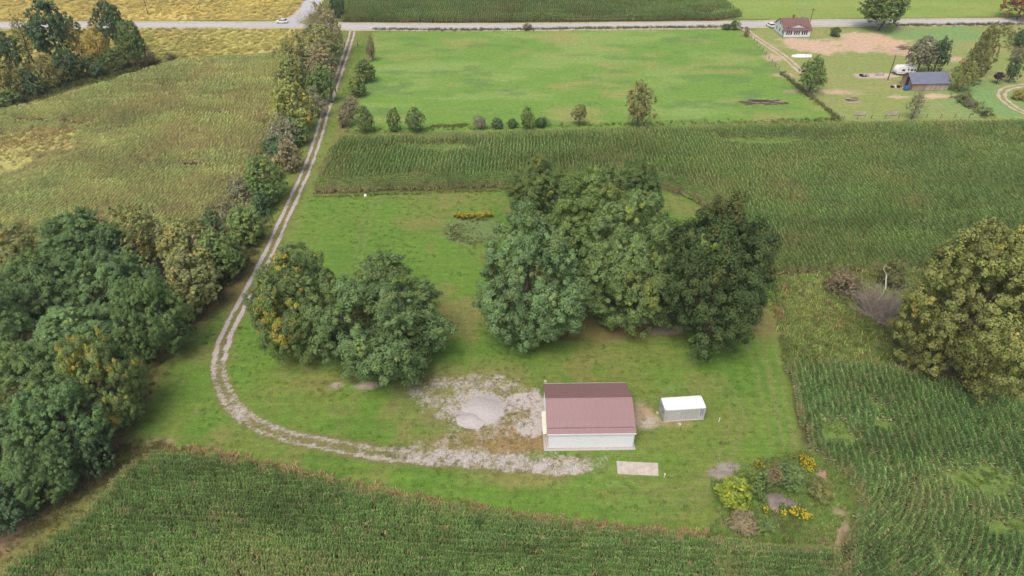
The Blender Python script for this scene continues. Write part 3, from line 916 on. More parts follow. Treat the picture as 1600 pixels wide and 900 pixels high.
plant('field_gap_grass', 'straw', P, .6, 1.3, 'yellowed grass filling the gap in the pale cornfield', 'grass', (1.1, 1.15, .9), .1, .3)
P = np.vstack([near_spot(1540, 748, 130, 3.4, 1.6), near_spot(1312, 670, 60, 1.6, .9), near_spot(700, 226, 120, 4, 1.8), near_spot(1195, 216, 200, 8, 1.8), near_spot(1590, 822, 50, 2, 1)])
plant('field_gap_weeds', 'weed', P, .3, .7, 'bright green weeds in the bare gaps of the cornfields', 'weeds', (1.15, 1.4, 1.0), .05, .3)
P = np.vstack([near_line(GP([(1218, 112), (1255, 143), (1312, 187)]), 240, .5), near_line(GP([(1500, 150), (1545, 185)]), 160, 1.5), near_line(GP([(1570, 40), (1590, 80)]), 220, 2.0)])
plant('lot_weeds', 'weed', P, .6, 1.2, 'scruffy weeds along the fences of the house lot', 'weeds', (.95, .95, .9), .35, .3)
P = np.vstack([spots(YARD, 420), spots(LOOSE, 700)])
plant('yard_weeds', 'turf', P, .3, .9, 'small weed tufts sprouting through the gravel yard', 'weeds', (1.0, .95, .8), .55, .4, 3)
P = spots(LAWN, 16000)
k = seg_dist(P[:, 0], P[:, 1], DRIVE) > 1.6
for pl in (YARD, LOOSE): k &= ~inside(P[:, 0], P[:, 1], pl)
k &= ~((P[:, 0] > 3.8) & (P[:, 0] < 18.3) & (P[:, 1] > 63) & (P[:, 1] < 75.5)) & ~((P[:, 0] > 21.5) & (P[:, 0] < 29) & (P[:, 1] > 68.5) & (P[:, 1] < 73)) & ~((P[:, 0] > 14) & (P[:, 0] < 20.7) & (P[:, 1] > 58.7) & (P[:, 1] < 63))
k &= fbm(P[:, 0], P[:, 1], 7, 99) > .42
plant('lawn_grass', 'turf', P[k], .4, .9, 'uneven tufts of grass over the mown lawn', 'grass', (.9, 1.08, .85), .06, .3, 5)
P = np.vstack([near_line(GP([(170, 692), (130, 740), (60, 795), (0, 845)]) + np.array([3.0, -1.0]), 260, 1.6), near_line(GP([(165, 715), (205, 712), (250, 700)]), 220, 1.0)])
plant('field_margin_weeds', 'weed', P, .4, .9, 'rough weeds between the wood and the foreground corn', 'weeds', (1.0, .95, .8), .5, .3)
P = near_line(GP([(245, 700), (330, 708), (500, 746), (700, 789), (900, 817), (1100, 836)]), 500, .35)
plant('corn_edge_straw', 'straw', P, .5, 1.0, 'tan straw edging the foreground corn along the lawn', 'dry grass', (1.1, 1.0, .95), .1, .3)
P = near_line(GP([(405, 335), (380, 400), (330, 462), (240, 548), (200, 625)]), 900, 1.3)
plant('wood_edge_weeds', 'weed', P, .6, 1.3, 'undergrowth along the edge of the wood beside the lawn', 'undergrowth', (.7, .75, .65), .3, .3)
P = near_line(GP([(520, 60), (500, 130), (470, 200), (440, 260), (415, 320)]) + np.array([-4.0, 0]), 1500, 2.2)
plant('hedge_undergrowth', 'weed', P, 1.0, 2.6, 'weedy undergrowth along the hedgerow left of the drive', 'undergrowth', (1.4, 1.4, 1.2), .35, .3)
P = near_line(GP([(512, 22), (500, 66), (482, 120), (458, 180), (436, 240), (398, 300), (368, 345)]) + np.array([-3.0, 0]), 330, 2.3)
plant('hedge_brush', 'brush', P, .8, 1.9, 'olive brown brush filling the hedgerow left of the drive', 'brush', (1.05, 1.05, 1.0), .15, .3, 6)
P = near_line(GP([(-60, 150), (0, 158), (70, 146), (150, 122), (230, 98)]), 800, 2.2)
plant('copse_undergrowth', 'weed', P, 1.0, 1.9, 'dark undergrowth beneath the copse at top left', 'undergrowth', (.7, .8, .7), .2, .3)

# ------------------------------------------------------------------ trees
def crown_mesh(name, seed, lobes, clumps, leaves, leaf, lobe_r=(.22, .36), reach=(.60, .84), zmin=-.55, fill=.25, flat=0.0, accent=.12, stretch=1.0):
    """crown in unit space: lobes on a dome, leaf clumps over each lobe, leaf sprays over each clump"""
    r = np.random.default_rng(seed)
    C = []; i = 0
    bumps = []
    for k in range(9):
        gv = r.normal(0, 1, 3); gv /= np.linalg.norm(gv); bumps.append((gv, r.choice([-.22, -.16, -.08, .10, .18])))
    ga = PI * (3 - math.sqrt(5))
    off = r.random() * 6.28
    for k in range(lobes):
        z = zmin + (1 - zmin) * (k + .5) / lobes
        z = np.clip(z + r.normal(0, .06), -1, 1)
        a = off + k * ga + r.normal(0, .25)
        s = math.sqrt(max(0, 1 - z * z))
        d = np.array([s * math.cos(a), s * math.sin(a), z])
        irr = 1 + sum(am * max(0.0, float(d @ gv)) ** 4 for gv, am in bumps)
        C.append((d * r.uniform(*reach) * irr, r.uniform(*lobe_r), 1.0))
    for k in range(int(lobes * fill)):
        d = r.normal(0, 1, 3); d /= np.linalg.norm(d)
        C.append((d * r.uniform(.25, .62), r.uniform(*lobe_r) * 1.15, .8))
    P, Nn, T, A = [], [], [], []
    for c, R, w in C:
        m = max(3, int(clumps * w * (R / np.mean(lobe_r)) ** 2))
        dd_ = r.normal(0, 1, (m, 3)); dd_ /= np.linalg.norm(dd_, axis=1)[:, None]
        out = c / (np.linalg.norm(c) + 1e-6)
        dd_ = dd_ + out * .55 + np.array([0, 0, .25]); dd_ /= np.linalg.norm(dd_, axis=1)[:, None]
        cc = c + dd_ * R * r.uniform(.62, 1.06, (m, 1))
        lt_ = r.uniform(.84, 1.16); la = (r.random() < accent)
        for q, dq in zip(cc, dd_):
            n = max(4, int(leaves * r.uniform(.6, 1.4)))
            cr = R * r.uniform(.24, .40)
            o = r.normal(0, 1, (n, 3)); o /= np.linalg.norm(o, axis=1)[:, None]
            o = o * (r.random((n, 1)) ** .4) * cr; o[:, 2] *= .7
            P.append(q + o)
            nn = .55 * dq + .9 * o / cr + np.array([0, 0, .5]) + r.normal(0, .30, (n, 3))
            Nn.append(nn / np.linalg.norm(nn, axis=1)[:, None])
            tn = lt_ * r.uniform(.86, 1.17)
            T.append(tn * r.uniform(.82, 1.2, n))
            acc = (0.75 if la and r.random() < .7 else (0.55 if r.random() < accent * .5 else 0.0))
            A.append(np.clip(np.full(n, acc) + r.normal(0, .12, n), 0, 1))
    P = np.vstack(P); Nn = np.vstack(Nn); T = np.hstack(T); A = np.hstack(A)
    P[:, :2] *= (1.06 - .22 * np.clip(P[:, 2:3], 0, 1))
    P[:, :2] *= .97 / np.percentile(np.hypot(P[:, 0], P[:, 1]), 97)
    P[:, 2] -= (np.percentile(P[:, 2], 99.5) + np.percentile(P[:, 2], .5)) / 2
    P[:, 2] *= .96 / np.percentile(np.abs(P[:, 2]), 99)
    n = len(P)
    t1 = np.cross(Nn, r.normal(0, 1, (n, 3))); t1 /= np.linalg.norm(t1, axis=1)[:, None] + 1e-9
    t2 = np.cross(Nn, t1)
    sz = leaf * r.uniform(.7, 1.35, (n, 1))
    a = t1 * sz * .62; b = t2 * sz * .42
    bend = Nn * sz * .16
    Vv = np.stack([P - a - bend, P - b, P + a - bend, P + b], 1).reshape(-1, 3)
    Ff = np.arange(4 * n).reshape(n, 4)
    cc = np.zeros((4 * n, 3)); cc[:, 0] = np.repeat(T, 4); cc[:, 1] = np.repeat(A, 4)
    me = mesh_np(name, Vv, Ff, cc)
    me.materials.append(M['leaf'])
    return me


CROWN = {
    'oak': [crown_mesh('crown_broad', 200 + k, 104, 12, 58, .0235, (.11, .27), (.68, .92), -.80, .45, accent=.12) for k in range(5)],
    'round': [crown_mesh('crown_round', 300 + k, 56, 10, 24, .048, (.15, .28), (.58, .86), -.8, .4, accent=.12) for k in range(4)],
    'bush': [crown_mesh('crown_bush', 400 + k, 36, 9, 20, .068, (.18, .33), (.50, .82), -.85, .4, accent=.14) for k in range(4)],
    'open': [crown_mesh('crown_open', 500 + k, 46, 9, 17, .048, (.16, .28), (.40, .90), -.85, .6, accent=.2) for k in range(3)],
    'thin': [crown_mesh('crown_thin', 600 + k, 40, 7, 8, .045, (.16, .26), (.30, .92), -.9, .7, accent=.2) for k in range(2)],
}
# leaf colours (base colour, accent colour)
LC = {
    'blue': ((.130, .205, .080), (.17, .22, .07)), 'green': ((.150, .225, .076), (.22, .25, .06)), 'mid': ((.122, .180, .064), (.22, .23, .06)),
    'dark': ((.066, .108, .040), (.12, .125, .04)), 'teal': ((.080, .135, .064), (.10, .14, .055)), 'yellow': ((.225, .245, .080), (.36, .32, .08)),
    'olive': ((.185, .208, .080), (.29, .23, .07)), 'oakgold': ((.132, .190, .068), (.38, .31, .05)), 'brown': ((.215, .195, .115), (.26, .20, .09)),
    'grey': ((.21, .21, .135), (.24, .22, .12)), 'lime': ((.215, .275, .05), (.48, .48, .05)), 'rust': ((.27, .14, .07), (.32, .19, .08)), 'wood': ((.114, .180, .068), (.16, .21, .065)),
    'purple': ((.06, .04, .065), (.07, .045, .07)), 'red': ((.24, .05, .04), (.26, .08, .04)), 'golden': ((.35, .28, .08), (.42, .33, .08)),
}
tree_i = 0
HG_, CG_, BG_ = 'bushes of the hedgerow left of the drive', 'trees of the copse at top left', 'bushes in the weedy corner'


def settle(b, clr):
    """stand a crown on the land so that it spans the traced outline: returns x, y, radius, half height, centre height"""
    x0, y0, x1, y1 = b
    hz = 4.0
    for _ in range(25):
        zc = clr + hz
        p = G((x0 + x1) / 2, (y0 + y1) / 2, zc)
        ppm = F_PX / p[2]
        R = (x1 - x0) / 2 / ppm
        th = PITCH + math.atan(((y0 + y1) / 2 - 450) / F_PX)
        hs = (y1 - y0) / 2 / ppm
        h2 = (hs ** 2 - (R * math.sin(th)) ** 2) / math.cos(th) ** 2
        h2 = min(max(h2, (.50 * R) ** 2), (2.2 * R) ** 2)
        hz = .5 * hz + .5 * math.sqrt(h2)
    return p[0], p[1], R, hz, clr + hz


def trunk_mb(R, hz, zc, seed, thick=None, nl=9, top=.55):
    r = np.random.default_rng(seed)
    mb = MB()
    th = thick or (.045 * R + .12)
    zt = zc + hz * top
    bend = r.normal(0, .05 * R, (4, 2)); bend[0] = 0
    pts = [np.array([bend[k][0], bend[k][1], -.15 + (zt + .15) * k / 3]) for k in range(4)]
    mb.tube(pts, [th * 1.35, th, th * .7, th * .18], 8)
    for k in range(nl):
        t = .35 + .5 * k / nl
        s = np.array([np.interp(t * 3, range(4), [p[i] for p in pts]) for i in range(3)])
        a = k * 2.4 + r.random()
        e = np.array([math.cos(a) * R * r.uniform(.55, .8), math.sin(a) * R * r.uniform(.55, .8), zc + hz * r.uniform(-.35, .55)])
        m = (s + e) / 2 + np.array([0, 0, -.08 * R]) + r.normal(0, .04 * R, 3)
        mb.tube([s, m, e], [th * .5, th * .3, th * .06], 5, False)
    return mb


def tree(name, label, cat, b, kind, color, clr=1.2, group=None, nl=None, lean=(0, 0), bark='bark', mul=1.0):
    global tree_i
    tree_i += 1
    x, y, R, hz, zc = settle(b, clr)
    g_ = 1.02 if group == HG_ else 1.06 if group == CG_ else 1.0
    mul *= {HG_: 1.35, BG_: 1.15, 'trees of the wood at the left edge': 1.22, 'oaks standing on the lawn': 1.06, 'bushes along the pasture edges': 1.12}.get(group, 1.0)
    R *= g_; hz *= g_
    t = thing(name, label, cat, (x, y, 0), 0, group)
    me = CROWN[kind][tree_i % len(CROWN[kind])]
    c = link('crown', me, None, t, (lean[0], lean[1], zc))
    c.scale = (R, R, hz * 1.02)
    c.rotation_euler = (0, 0, tree_i * 1.37)
    base, acc = LC[color]
    k = 1.32 * mul * random.uniform(.92, 1.08)
    c.color = (base[0] * k * random.uniform(.95, 1.06), base[1] * k, base[2] * k * random.uniform(.92, 1.08), 1)
    c['accent'] = [acc[0] * k, acc[1] * k, acc[2] * k]
    nb = nl if nl is not None else {'oak': 10, 'round': 7, 'bush': 4, 'open': 12, 'thin': 16}[kind]
    trunk_mb(R, hz, zc, tree_i, None if kind == 'oak' else (.03 * R + .07), nb, .5 if kind != 'thin' else .8).build('trunk', M[bark], t)
    return t


O = 'oaks standing on the lawn'
tree('oak_tree', 'broad oak with yellowing leaves overhanging the gravel drive', 'tree', (388, 378, 543, 554), 'oak', 'oakgold', 1.0, O)
tree('oak_tree', 'broad blue green oak on the lawn left of the gravel pile', 'tree', (487, 396, 702, 590), 'oak', 'blue', .6, O)
tree('oak_tree', 'small tree at the rear left of the central oak group', 'tree', (788, 244, 896, 350), 'oak', 'mid', 1.5, O)
tree('oak_tree', 'dense dark crown at the far back right of the central group', 'tree', (945, 250, 1042, 352), 'oak', 'mid', 1.5, O, mul=.9)
tree('oak_tree', 'tall light green oak in the back of the central group', 'tree', (842, 262, 1004, 440), 'oak', 'green', .8, O)
tree('oak_tree', 'middle green oak of the central group, just left of the dark tree', 'tree', (896, 300, 1072, 508), 'oak', 'green', .8, O)
tree('oak_tree', 'wide blue green oak at the left front of the central group', 'tree', (733, 328, 918, 540), 'oak', 'blue', .8, O, mul=1.08)
tree('maple_tree', 'very dark leafed tree at the right end of the central group', 'tree', (1026, 310, 1222, 546), 'oak', 'dark', .3, O)
tree('walnut_tree', 'large yellow leaved tree at the right edge above the corn', 'tree', (1420, 352, 1645, 606), 'oak', 'yellow', .2)
# the left wood
W = 'trees of the wood at the left edge'
for lb, b, kd, c, clr in (
        ('back tree of the wood against the pale corn, left of centre', (58, 325, 190, 440), 'oak', 'wood', 1.5),
        ('olive green tree at the left edge, rearmost of the wood', (-45, 345, 80, 450), 'oak', 'olive', 1.5),
        ('thin yellow olive tree at the back of the wood by the pale corn', (165, 318, 262, 425), 'open', 'olive', 1.5),
        ('broad olive yellow tree at the back of the wood beside the red shrub', (240, 340, 345, 440), 'round', 'olive', 1.2),
        ('slim dark green tree standing among the yellow back trees', (135, 358, 205, 440), 'round', 'teal', 1.5),
        ('dark green tree at the wood corner nearest the hedgerow', (300, 352, 382, 440), 'round', 'mid', .8),
        ('olive tree overhanging the lawn near the bend of the hedgerow', (245, 392, 345, 492), 'round', 'olive', .5),
        ('big green crown in the middle of the wood', (110, 385, 240, 510), 'oak', 'wood', 1.5),
        ('big crown at the left of the wood above the yellow tinted tree', (0, 385, 135, 520), 'oak', 'wood', 1.5),
        ('blue green crown in the wood facing the lawn', (175, 428, 285, 560), 'oak', 'wood', .8),
        ('bluish crown cut by the left picture edge in mid wood', (-75, 430, 55, 580), 'oak', 'blue', 1.5),
        ('central bluish crown of the wood behind the yellow tinted tree', (45, 470, 185, 590), 'oak', 'blue', 1.5),
        ('yellow tinted tree at the lawn side of the wood', (95, 518, 216, 672), 'oak', 'oakgold', .8),
        ('green crown in the wood left of the yellow tinted tree', (-20, 530, 110, 665), 'oak', 'wood', 1.5),
        ('large crown at the lower front of the wood', (20, 590, 160, 735), 'oak', 'wood', 1.2),
        ('crown at the lower left picture edge of the wood', (-85, 630, 50, 770), 'oak', 'blue', 1.2),
        ('lowest crown of the wood, bending over the bare dirt strip', (5, 665, 112, 785), 'oak', 'wood', .8),
        ('small dark sapling at the wood edge by the corn corner', (105, 655, 172, 740), 'round', 'teal', .3),
        ('dark crown at the bottom left picture corner of the wood', (-70, 735, 40, 842), 'round', 'teal', .5)):
    tree('woodland_tree', lb, 'tree', b, kd, c, clr, W)
tree('red_shrub', 'small bright red leaved shrub at the end of the hedgerow', 'bush', (330, 353, 352, 377), 'bush', 'red', .4, mul=1.0)
# hedgerow left of the drive
HG = 'bushes of the hedgerow left of the drive'
for lb, b, kd, c, clr in (
        ('tall brownish olive tree at the road end of the hedgerow', (482, 8, 536, 84), 'open', 'brown', .6),
        ('olive tree second from the road in the hedgerow', (462, 40, 532, 104), 'round', 'olive', .5),
        ('brown grey open bush beside the drive just below the road trees', (470, 66, 528, 128), 'open', 'brown', .3),
        ('thin brown bush at the field side of the upper hedgerow', (430, 52, 486, 112), 'open', 'olive', .3),
        ('olive bush at the field side above the round yellow tree', (428, 88, 484, 146), 'round', 'olive', .3),
        ('dark green bush leaning toward the drive above the yellow tree', (478, 100, 524, 160), 'round', 'mid', .2),
        ('round yellow green tree in the middle of the hedgerow', (418, 124, 490, 206), 'round', 'yellow', .6),
        ('dark shrub tucked behind the yellow tree toward the drive', (474, 138, 508, 182), 'open', 'grey', .2),
        ('greyish bare looking bush just below the yellow tree', (415, 178, 470, 232), 'open', 'grey', .2),
        ('dark green shrub below the yellow tree beside the drive', (442, 182, 484, 226), 'bush', 'mid', .1),
        ('dark green shrub at the field edge below the grey bush', (405, 210, 448, 250), 'bush', 'teal', .1),
        ('reddish brown rounded bush near the drive in mid hedgerow', (428, 218, 472, 268), 'bush', 'brown', .1),
        ('large green bush at the lower hedgerow beside the drive', (376, 244, 444, 318), 'round', 'mid', .2),
        ('grey brown bush at the field side of the large green bush', (352, 270, 398, 322), 'open', 'grey', .2),
        ('dark low shrub below the large green bush by the drive', (392, 296, 426, 334), 'bush', 'teal', .1),
        ('grey leafless looking shrub above the red shrub', (338, 310, 376, 352), 'open', 'grey', .1),
        ('green bush at the foot of the hedgerow next to the lawn', (352, 322, 412, 384), 'bush', 'mid', .1),
        ('dark green bush between the red shrub and the wood', (305, 330, 352, 384), 'bush', 'teal', .1),
        ('lowest hedgerow bush, olive, touching the wood by the lawn', (335, 372, 384, 424), 'bush', 'olive', .1)):
    tree('hedgerow_bush', lb, 'tree' if ' tree' in lb.split(' in ')[0] else 'bush', b, kd, c, clr, HG)
# right side of the drive and the pasture fence row
RG = 'bushes along the pasture edges'
for lb, b, kd, c, clr in (
        ('narrow rusty shrub at the pasture corner nearest the road', (571, 55, 588, 96), 'open', 'brown', .2),
        ('dark green bush right of the drive, upper of the pair', (554, 94, 586, 128), 'bush', 'mid', .1),
        ('dark green bush right of the drive, lower of the pair', (543, 116, 575, 150), 'bush', 'mid', .1),
        ('pale grey green bush right of the drive below the dark pair', (535, 148, 562, 176), 'open', 'grey', .1),
        ('purplish brown bush right of the drive at the corn corner', (525, 160, 554, 198), 'bush', 'brown', .1),
        ('small green tree at the left lower corner of the pasture', (552, 166, 584, 203), 'round', 'mid', .8),
        ('dark upright shrub, left of two near the pasture lower fence', (602, 168, 626, 204), 'bush', 'mid', .3),
        ('round dark tree, right of two near the pasture lower fence', (632, 167, 663, 204), 'round', 'mid', .6),
        ('pale grey bush in the pasture fence row', (735, 180, 762, 201), 'open', 'grey', .1),
        ('small dark green bush right of the pale grey bush', (766, 184, 787, 200), 'bush', 'teal', .1),
        ('small dark bush left of the slim green fence row tree', (791, 184, 810, 200), 'bush', 'teal', .1),
        ('slim green tree in the middle of the pasture fence row', (811, 166, 836, 200), 'round', 'green', .6),
        ('low dark bush right of the slim green fence row tree', (834, 182, 858, 199), 'bush', 'teal', .1),
        ('small lollipop shaped tree with yellow top in the fence row', (893, 163, 919, 188), 'round', 'olive', 1.6),
        ('tall thin leaved tree standing alone in the fence row', (974, 126, 1028, 196), 'open', 'olive', .8),
        ('dark bush on the road verge above the pasture, middle', (815, 36, 831, 47), 'bush', 'brown', .1),
        ('dark bush at the road beside the house drive entrance', (1140, 31, 1158, 46), 'bush', 'mid', .1),
        ('low bush left of the bush at the house drive entrance', (1128, 37, 1144, 46), 'bush', 'teal', .1),
        ('thin upright shrub at the top right pasture corner', (1162, 42, 1172, 57), 'bush', 'brown', .1)):
    tree('fence_row_bush', lb, 'tree' if ' tree' in lb else 'bush', b, kd, c, clr, RG)
# around the far house and barn
LG = 'trees around the far house and barn'
for lb, b, kd, c, clr in (
        ('round green tree beside the house drive', (1248, 88, 1295, 142), 'round', 'green', .8),
        ('big spreading tree at the roadside above the dirt yard', (1347, -24, 1424, 34), 'round', 'mid', 3.0),
        ('grey green willow like tree behind the camper', (1420, 58, 1466, 104), 'round', 'grey', 2.6),
        ('dark green tree right of the grey tree behind the barn', (1452, 58, 1486, 110), 'round', 'teal', .8),
        ('yellow green poplar top, tallest of the row right of the barn', (1522, 38, 1560, 112), 'round', 'olive', .8),
        ('middle yellow green poplar in the row right of the barn', (1504, 66, 1546, 128), 'open', 'olive', .6),
        ('lowest yellowing tree in the row right of the barn', (1488, 88, 1530, 140), 'open', 'yellow', .5),
        ('orange brown tree at the top right picture corner', (1572, -22, 1630, 24), 'round', 'rust', 1.5),
        ('dark round bush on the grass between house and roadside tree', (1296, 42, 1315, 56), 'bush', 'teal', .1),
        ('small bush at the right corner of the white house', (1252, 35, 1269, 49), 'bush', 'mid', .1),
        ('slim dark shrub against the back right of the white house', (1248, 27, 1256, 42), 'bush', 'teal', .2),
        ('nearly bare grey tree in front of the weathered barn', (1415, 140, 1450, 184), 'thin', 'grey', .5),
        ('small dark purple leaved tree by the curving track', (1553, 112, 1571, 124), 'bush', 'purple', 1.4),
        ('dark green tree at the right edge beside the purple tree', (1572, 90, 1598, 126), 'open', 'teal', .6),
        ('dark conifer like bush at the right edge below the road', (1586, 46, 1612, 72), 'bush', 'teal', .3),
        ('grey shrub at the right edge above the dark green tree', (1580, 72, 1606, 96), 'open', 'grey', .1),
        ('yellow shrub on the slope right of the weathered barn', (1500, 143, 1520, 160), 'bush', 'olive', .1),
        ('pale grey green shrub below the yellow shrub by the barn', (1507, 154, 1523, 167), 'bush', 'grey', .1),
        ('yellow flowering bush inside the curving track', (1583, 140, 1606, 156), 'bush', 'golden', .1),
        ('small dark bush at the corn edge near the curving track', (1533, 172, 1544, 181), 'bush', 'teal', .1)):
    tree('yard_tree', lb, 'bush' if ('bush' in lb.split(' by ')[0] and 'tree' not in lb.split(' by ')[0]) or 'shrub' in lb else 'tree', b, kd, c, clr, LG)
# copse at top left
CG = 'trees of the copse at top left'
for lb, b, kd, c, clr in (
        ('tallest dark green tree of the copse at top left', (40, 5, 116, 86), 'round', 'teal', 4.0),
        ('leaning dark green tree right of the tallest copse tree', (146, 5, 196, 66), 'round', 'teal', 4.0),
        ('dark green tree at the right end of the copse', (184, 36, 226, 96), 'round', 'mid', 1.5),
        ('sparse yellow tree left of the tallest copse tree', (14, 24, 58, 90), 'thin', 'olive', 2.0),
        ('sparse golden tree between the two tallest copse trees', (104, 34, 134, 100), 'thin', 'golden', 1.0),
        ('thin orange brown tree right of the sparse golden tree', (128, 40, 172, 100), 'open', 'golden', .6),
        ('dark tree at the left picture edge of the copse', (-18, 46, 36, 108), 'open', 'teal', 1.5),
        ('rounded blue green bush at the lower left of the copse', (30, 108, 66, 149), 'bush', 'teal', .1),
        ('olive bush left of the rounded blue green bush', (-10, 98, 36, 152), 'bush', 'olive', .1),
        ('brown olive bush right of the rounded blue green bush', (56, 88, 96, 138), 'open', 'olive', .1),
        ('dark green bush below the tallest copse tree', (82, 78, 126, 128), 'bush', 'teal', .1),
        ('small yellow green bush at the field edge of the copse', (108, 108, 128, 126), 'bush', 'lime', .1),
        ('dark bush under the golden copse trees', (124, 88, 162, 120), 'bush', 'teal', .1),
        ('dark bush below the leaning copse tree', (156, 78, 196, 110), 'bush', 'mid', .1),
        ('brown grey shrub at the right tip of the copse', (206, 76, 244, 102), 'open', 'brown', .1),
        ('tiny grey shrub in the field beyond the copse tip', (258, 82, 273, 92), 'bush', 'grey', .1),
        ('low dark bush at the left picture edge under the copse', (-14, 140, 34, 168), 'bush', 'mid', .1)):
    tree('copse_tree', lb, 'tree' if ' tree' in lb.split(' under ')[0].split(' below ')[0].split(' right of ')[0].split(' left of ')[0] else 'bush', b, kd, c, clr, CG)
tree('roadside_tree', 'dark tree beside the pole above the drive junction', 'tree', (512, -12, 537, 24), 'round', 'teal', .8)
# corner bushes
BG = 'bushes in the weedy corner'
for lb, b, kd, c in (('bright yellow green round bush at the lawn corner', (1117, 741, 1178, 798), 'round', 'lime'),
                     ('green rounded bush just below the bright goldenrod', (1212, 718, 1266, 768), 'round', 'mid'),
                     ('grey green bush behind the bright yellow green bush', (1168, 732, 1206, 778), 'bush', 'mid'),
                     ('dull olive bush between the green bush and the right corn', (1264, 744, 1306, 786), 'open', 'olive'),
                     ('reddish brown dry bush below the bright yellow green bush', (1136, 796, 1186, 832), 'open', 'brown'),
                     ('brownish low bush left of the green rounded bush', (1188, 722, 1226, 760), 'open', 'brown'),
                     ('low green bush nearest the foreground corn in the corner', (1176, 800, 1218, 836), 'open', 'mid')):
    tree('corner_bush', lb, 'bush', b, kd, c, .3, BG)
tree('meadow_bush', 'rusty olive bush left of the grey dead bush', 'bush', (1292, 416, 1350, 466), 'open', 'brown', .1)
tree('meadow_bush', 'olive brown bush behind the dead bush by the yellow tree', 'bush', (1372, 402, 1424, 452), 'open', 'olive', .1)
tree('meadow_bush', 'low green bush at the foot of the yellow tree', 'bush', (1414, 440, 1450, 480), 'open', 'green', .1)


def bare_bush(name, label, px, py, R, H, n, seed, mat):
    r = np.random.default_rng(seed)
    g = G(px, py)
    t = thing(name, label, 'bush', (g[0], g[1], 0))
    for s in range(n):
        a = r.random() * 2 * PI; tilt = r.uniform(.1, 1.2)
        L = H * r.uniform(.7, 1.1)
        d = np.array([math.cos(a) * math.sin(tilt) * R / H, math.sin(a) * math.sin(tilt) * R / H, math.cos(tilt) + .15])
        p0 = np.array([math.cos(a), math.sin(a), 0]) * .25
        p1 = p0 + d * L * .5 + r.normal(0, .15, 3); p2 = p0 + d * L + r.normal(0, .2, 3)
        mb = MB(); mb.tube([p0, p1, p2], [.07, .045, .012], 4, False)
        for k in range(9):
            q = p0 + (p2 - p0) * r.uniform(.3, .95)
            e = q + (d + r.normal(0, .55, 3)) * L * .28
            mb.tube([q, e], [.024, .008], 3, False)
            for j in range(3):
                q2 = q + (e - q) * r.uniform(.3, .9)
                mb.tube([q2, q2 + (d + r.normal(0, .7, 3)) * L * .13], [.015, .006], 3, False)
        mb.build('branch', M[mat], t)
    return t


bare_bush('dead_bush', 'grey leafless bush in the meadow left of the yellow tree', 1370, 500, 5.4, 5.6, 60, 5, 'dead')
t = thing('dead_snag', 'bleached crooked dead stem rising above the leafless bush', 'dead tree', (*G(1372, 470)[:2], 0))
top = G(1366, 394, 7.5)[:2] - G(1372, 470)[:2]
MB().tube([(0, 0, 0), (.3, -.2, 3.0), (top[0] * .3 + .9, top[1] * .3, 4.8), (top[0] * .3 - .1, top[1] * .3, 6.2), (top[0] * .3 + .2, top[1] * .3, 7.4)], [.16, .13, .1, .08, .03], 6).build('trunk', M['dead_white'], t)
t = thing('fallen_branch', 'pale fallen stick lying on the lawn beside the wood', 'branch', (*G(200, 632)[:2], 0))
MB().tube([(-.9, .9, .55), (-.2, .1, .3), (.5, -.7, .05)], [.05, .06, .05], 5).build('stick', M['dead_white'], t)
MB().tube([(.1, -.3, .18), (.6, 0, .4)], [.03, .015], 4).build('twig', M['dead_white'], t)

# ------------------------------------------------------------------ red roofed pole barn
b0 = G(856, 701); b1 = G(988, 698)
rz = math.atan2(b1[1] - b0[1], b1[0] - b0[0]) * .6
cx, cy = (b0[0] + b1[0]) / 2, (b0[1] + b1[1]) / 2
L2, DP, EV, RG_ = 6.0, 9.6, 3.15, 5.0
barn = thing('pole_barn', 'white metal pole barn with maroon ribbed roof beside the gravel yard', 'barn', (cx - math.sin(rz) * DP / 2, cy + math.cos(rz) * DP / 2, 0), rz)
D2 = DP / 2
OV, OVE = .22, .18
MB().box(-L2 - .12, L2 + .12, -D2 - .12, D2 + .12, -.1, .12).build('foundation', M['concrete'], barn)
wall = MB().prism([(-D2, .12), (D2, .12), (D2, EV), (0, RG_ - .06), (-D2, EV)], 'x', -L2, L2).build('wall', M['wall_white'], barn)
npan = 13
pw = 2 * L2 / npan


def rib_panel(w, hgt, ribs=4):
    """a ribbed metal sheet in its own plane: x across, z up, proud toward -y"""
    mb = MB()
    prof = []
    for k in range(ribs):
        c = w * (k + .5) / ribs
        prof += [(c - w / ribs * .5, 0), (c - .035, 0), (c - .022, -.05), (c + .022, -.05), (c + .035, 0)]
    prof.append((w, 0))
    for (xa, ya), (xb, yb) in zip(prof[:-1], prof[1:]):
        mb.quad((xa, ya, 0), (xb, yb, 0), (xb, yb, hgt), (xa, ya, hgt))
    mb.quad((0, .02, 0), (w, .02, 0), (w, .02, hgt), (0, .02, hgt))
    return mb


def panel_row(name, parent, mat, n, w, h, frame):
    """n copies of one ribbed sheet sharing mesh data; frame(k) gives location and rotation"""
    first = None
    for k in range(n):
        loc, rot = frame(k)
        if first is None:
            o = first = rib_panel(w - .006, h).build(name, mat, parent)
        else:
            o = first.copy(); COL.objects.link(o); o.parent = parent
        o.location = loc; o.rotation_euler = rot


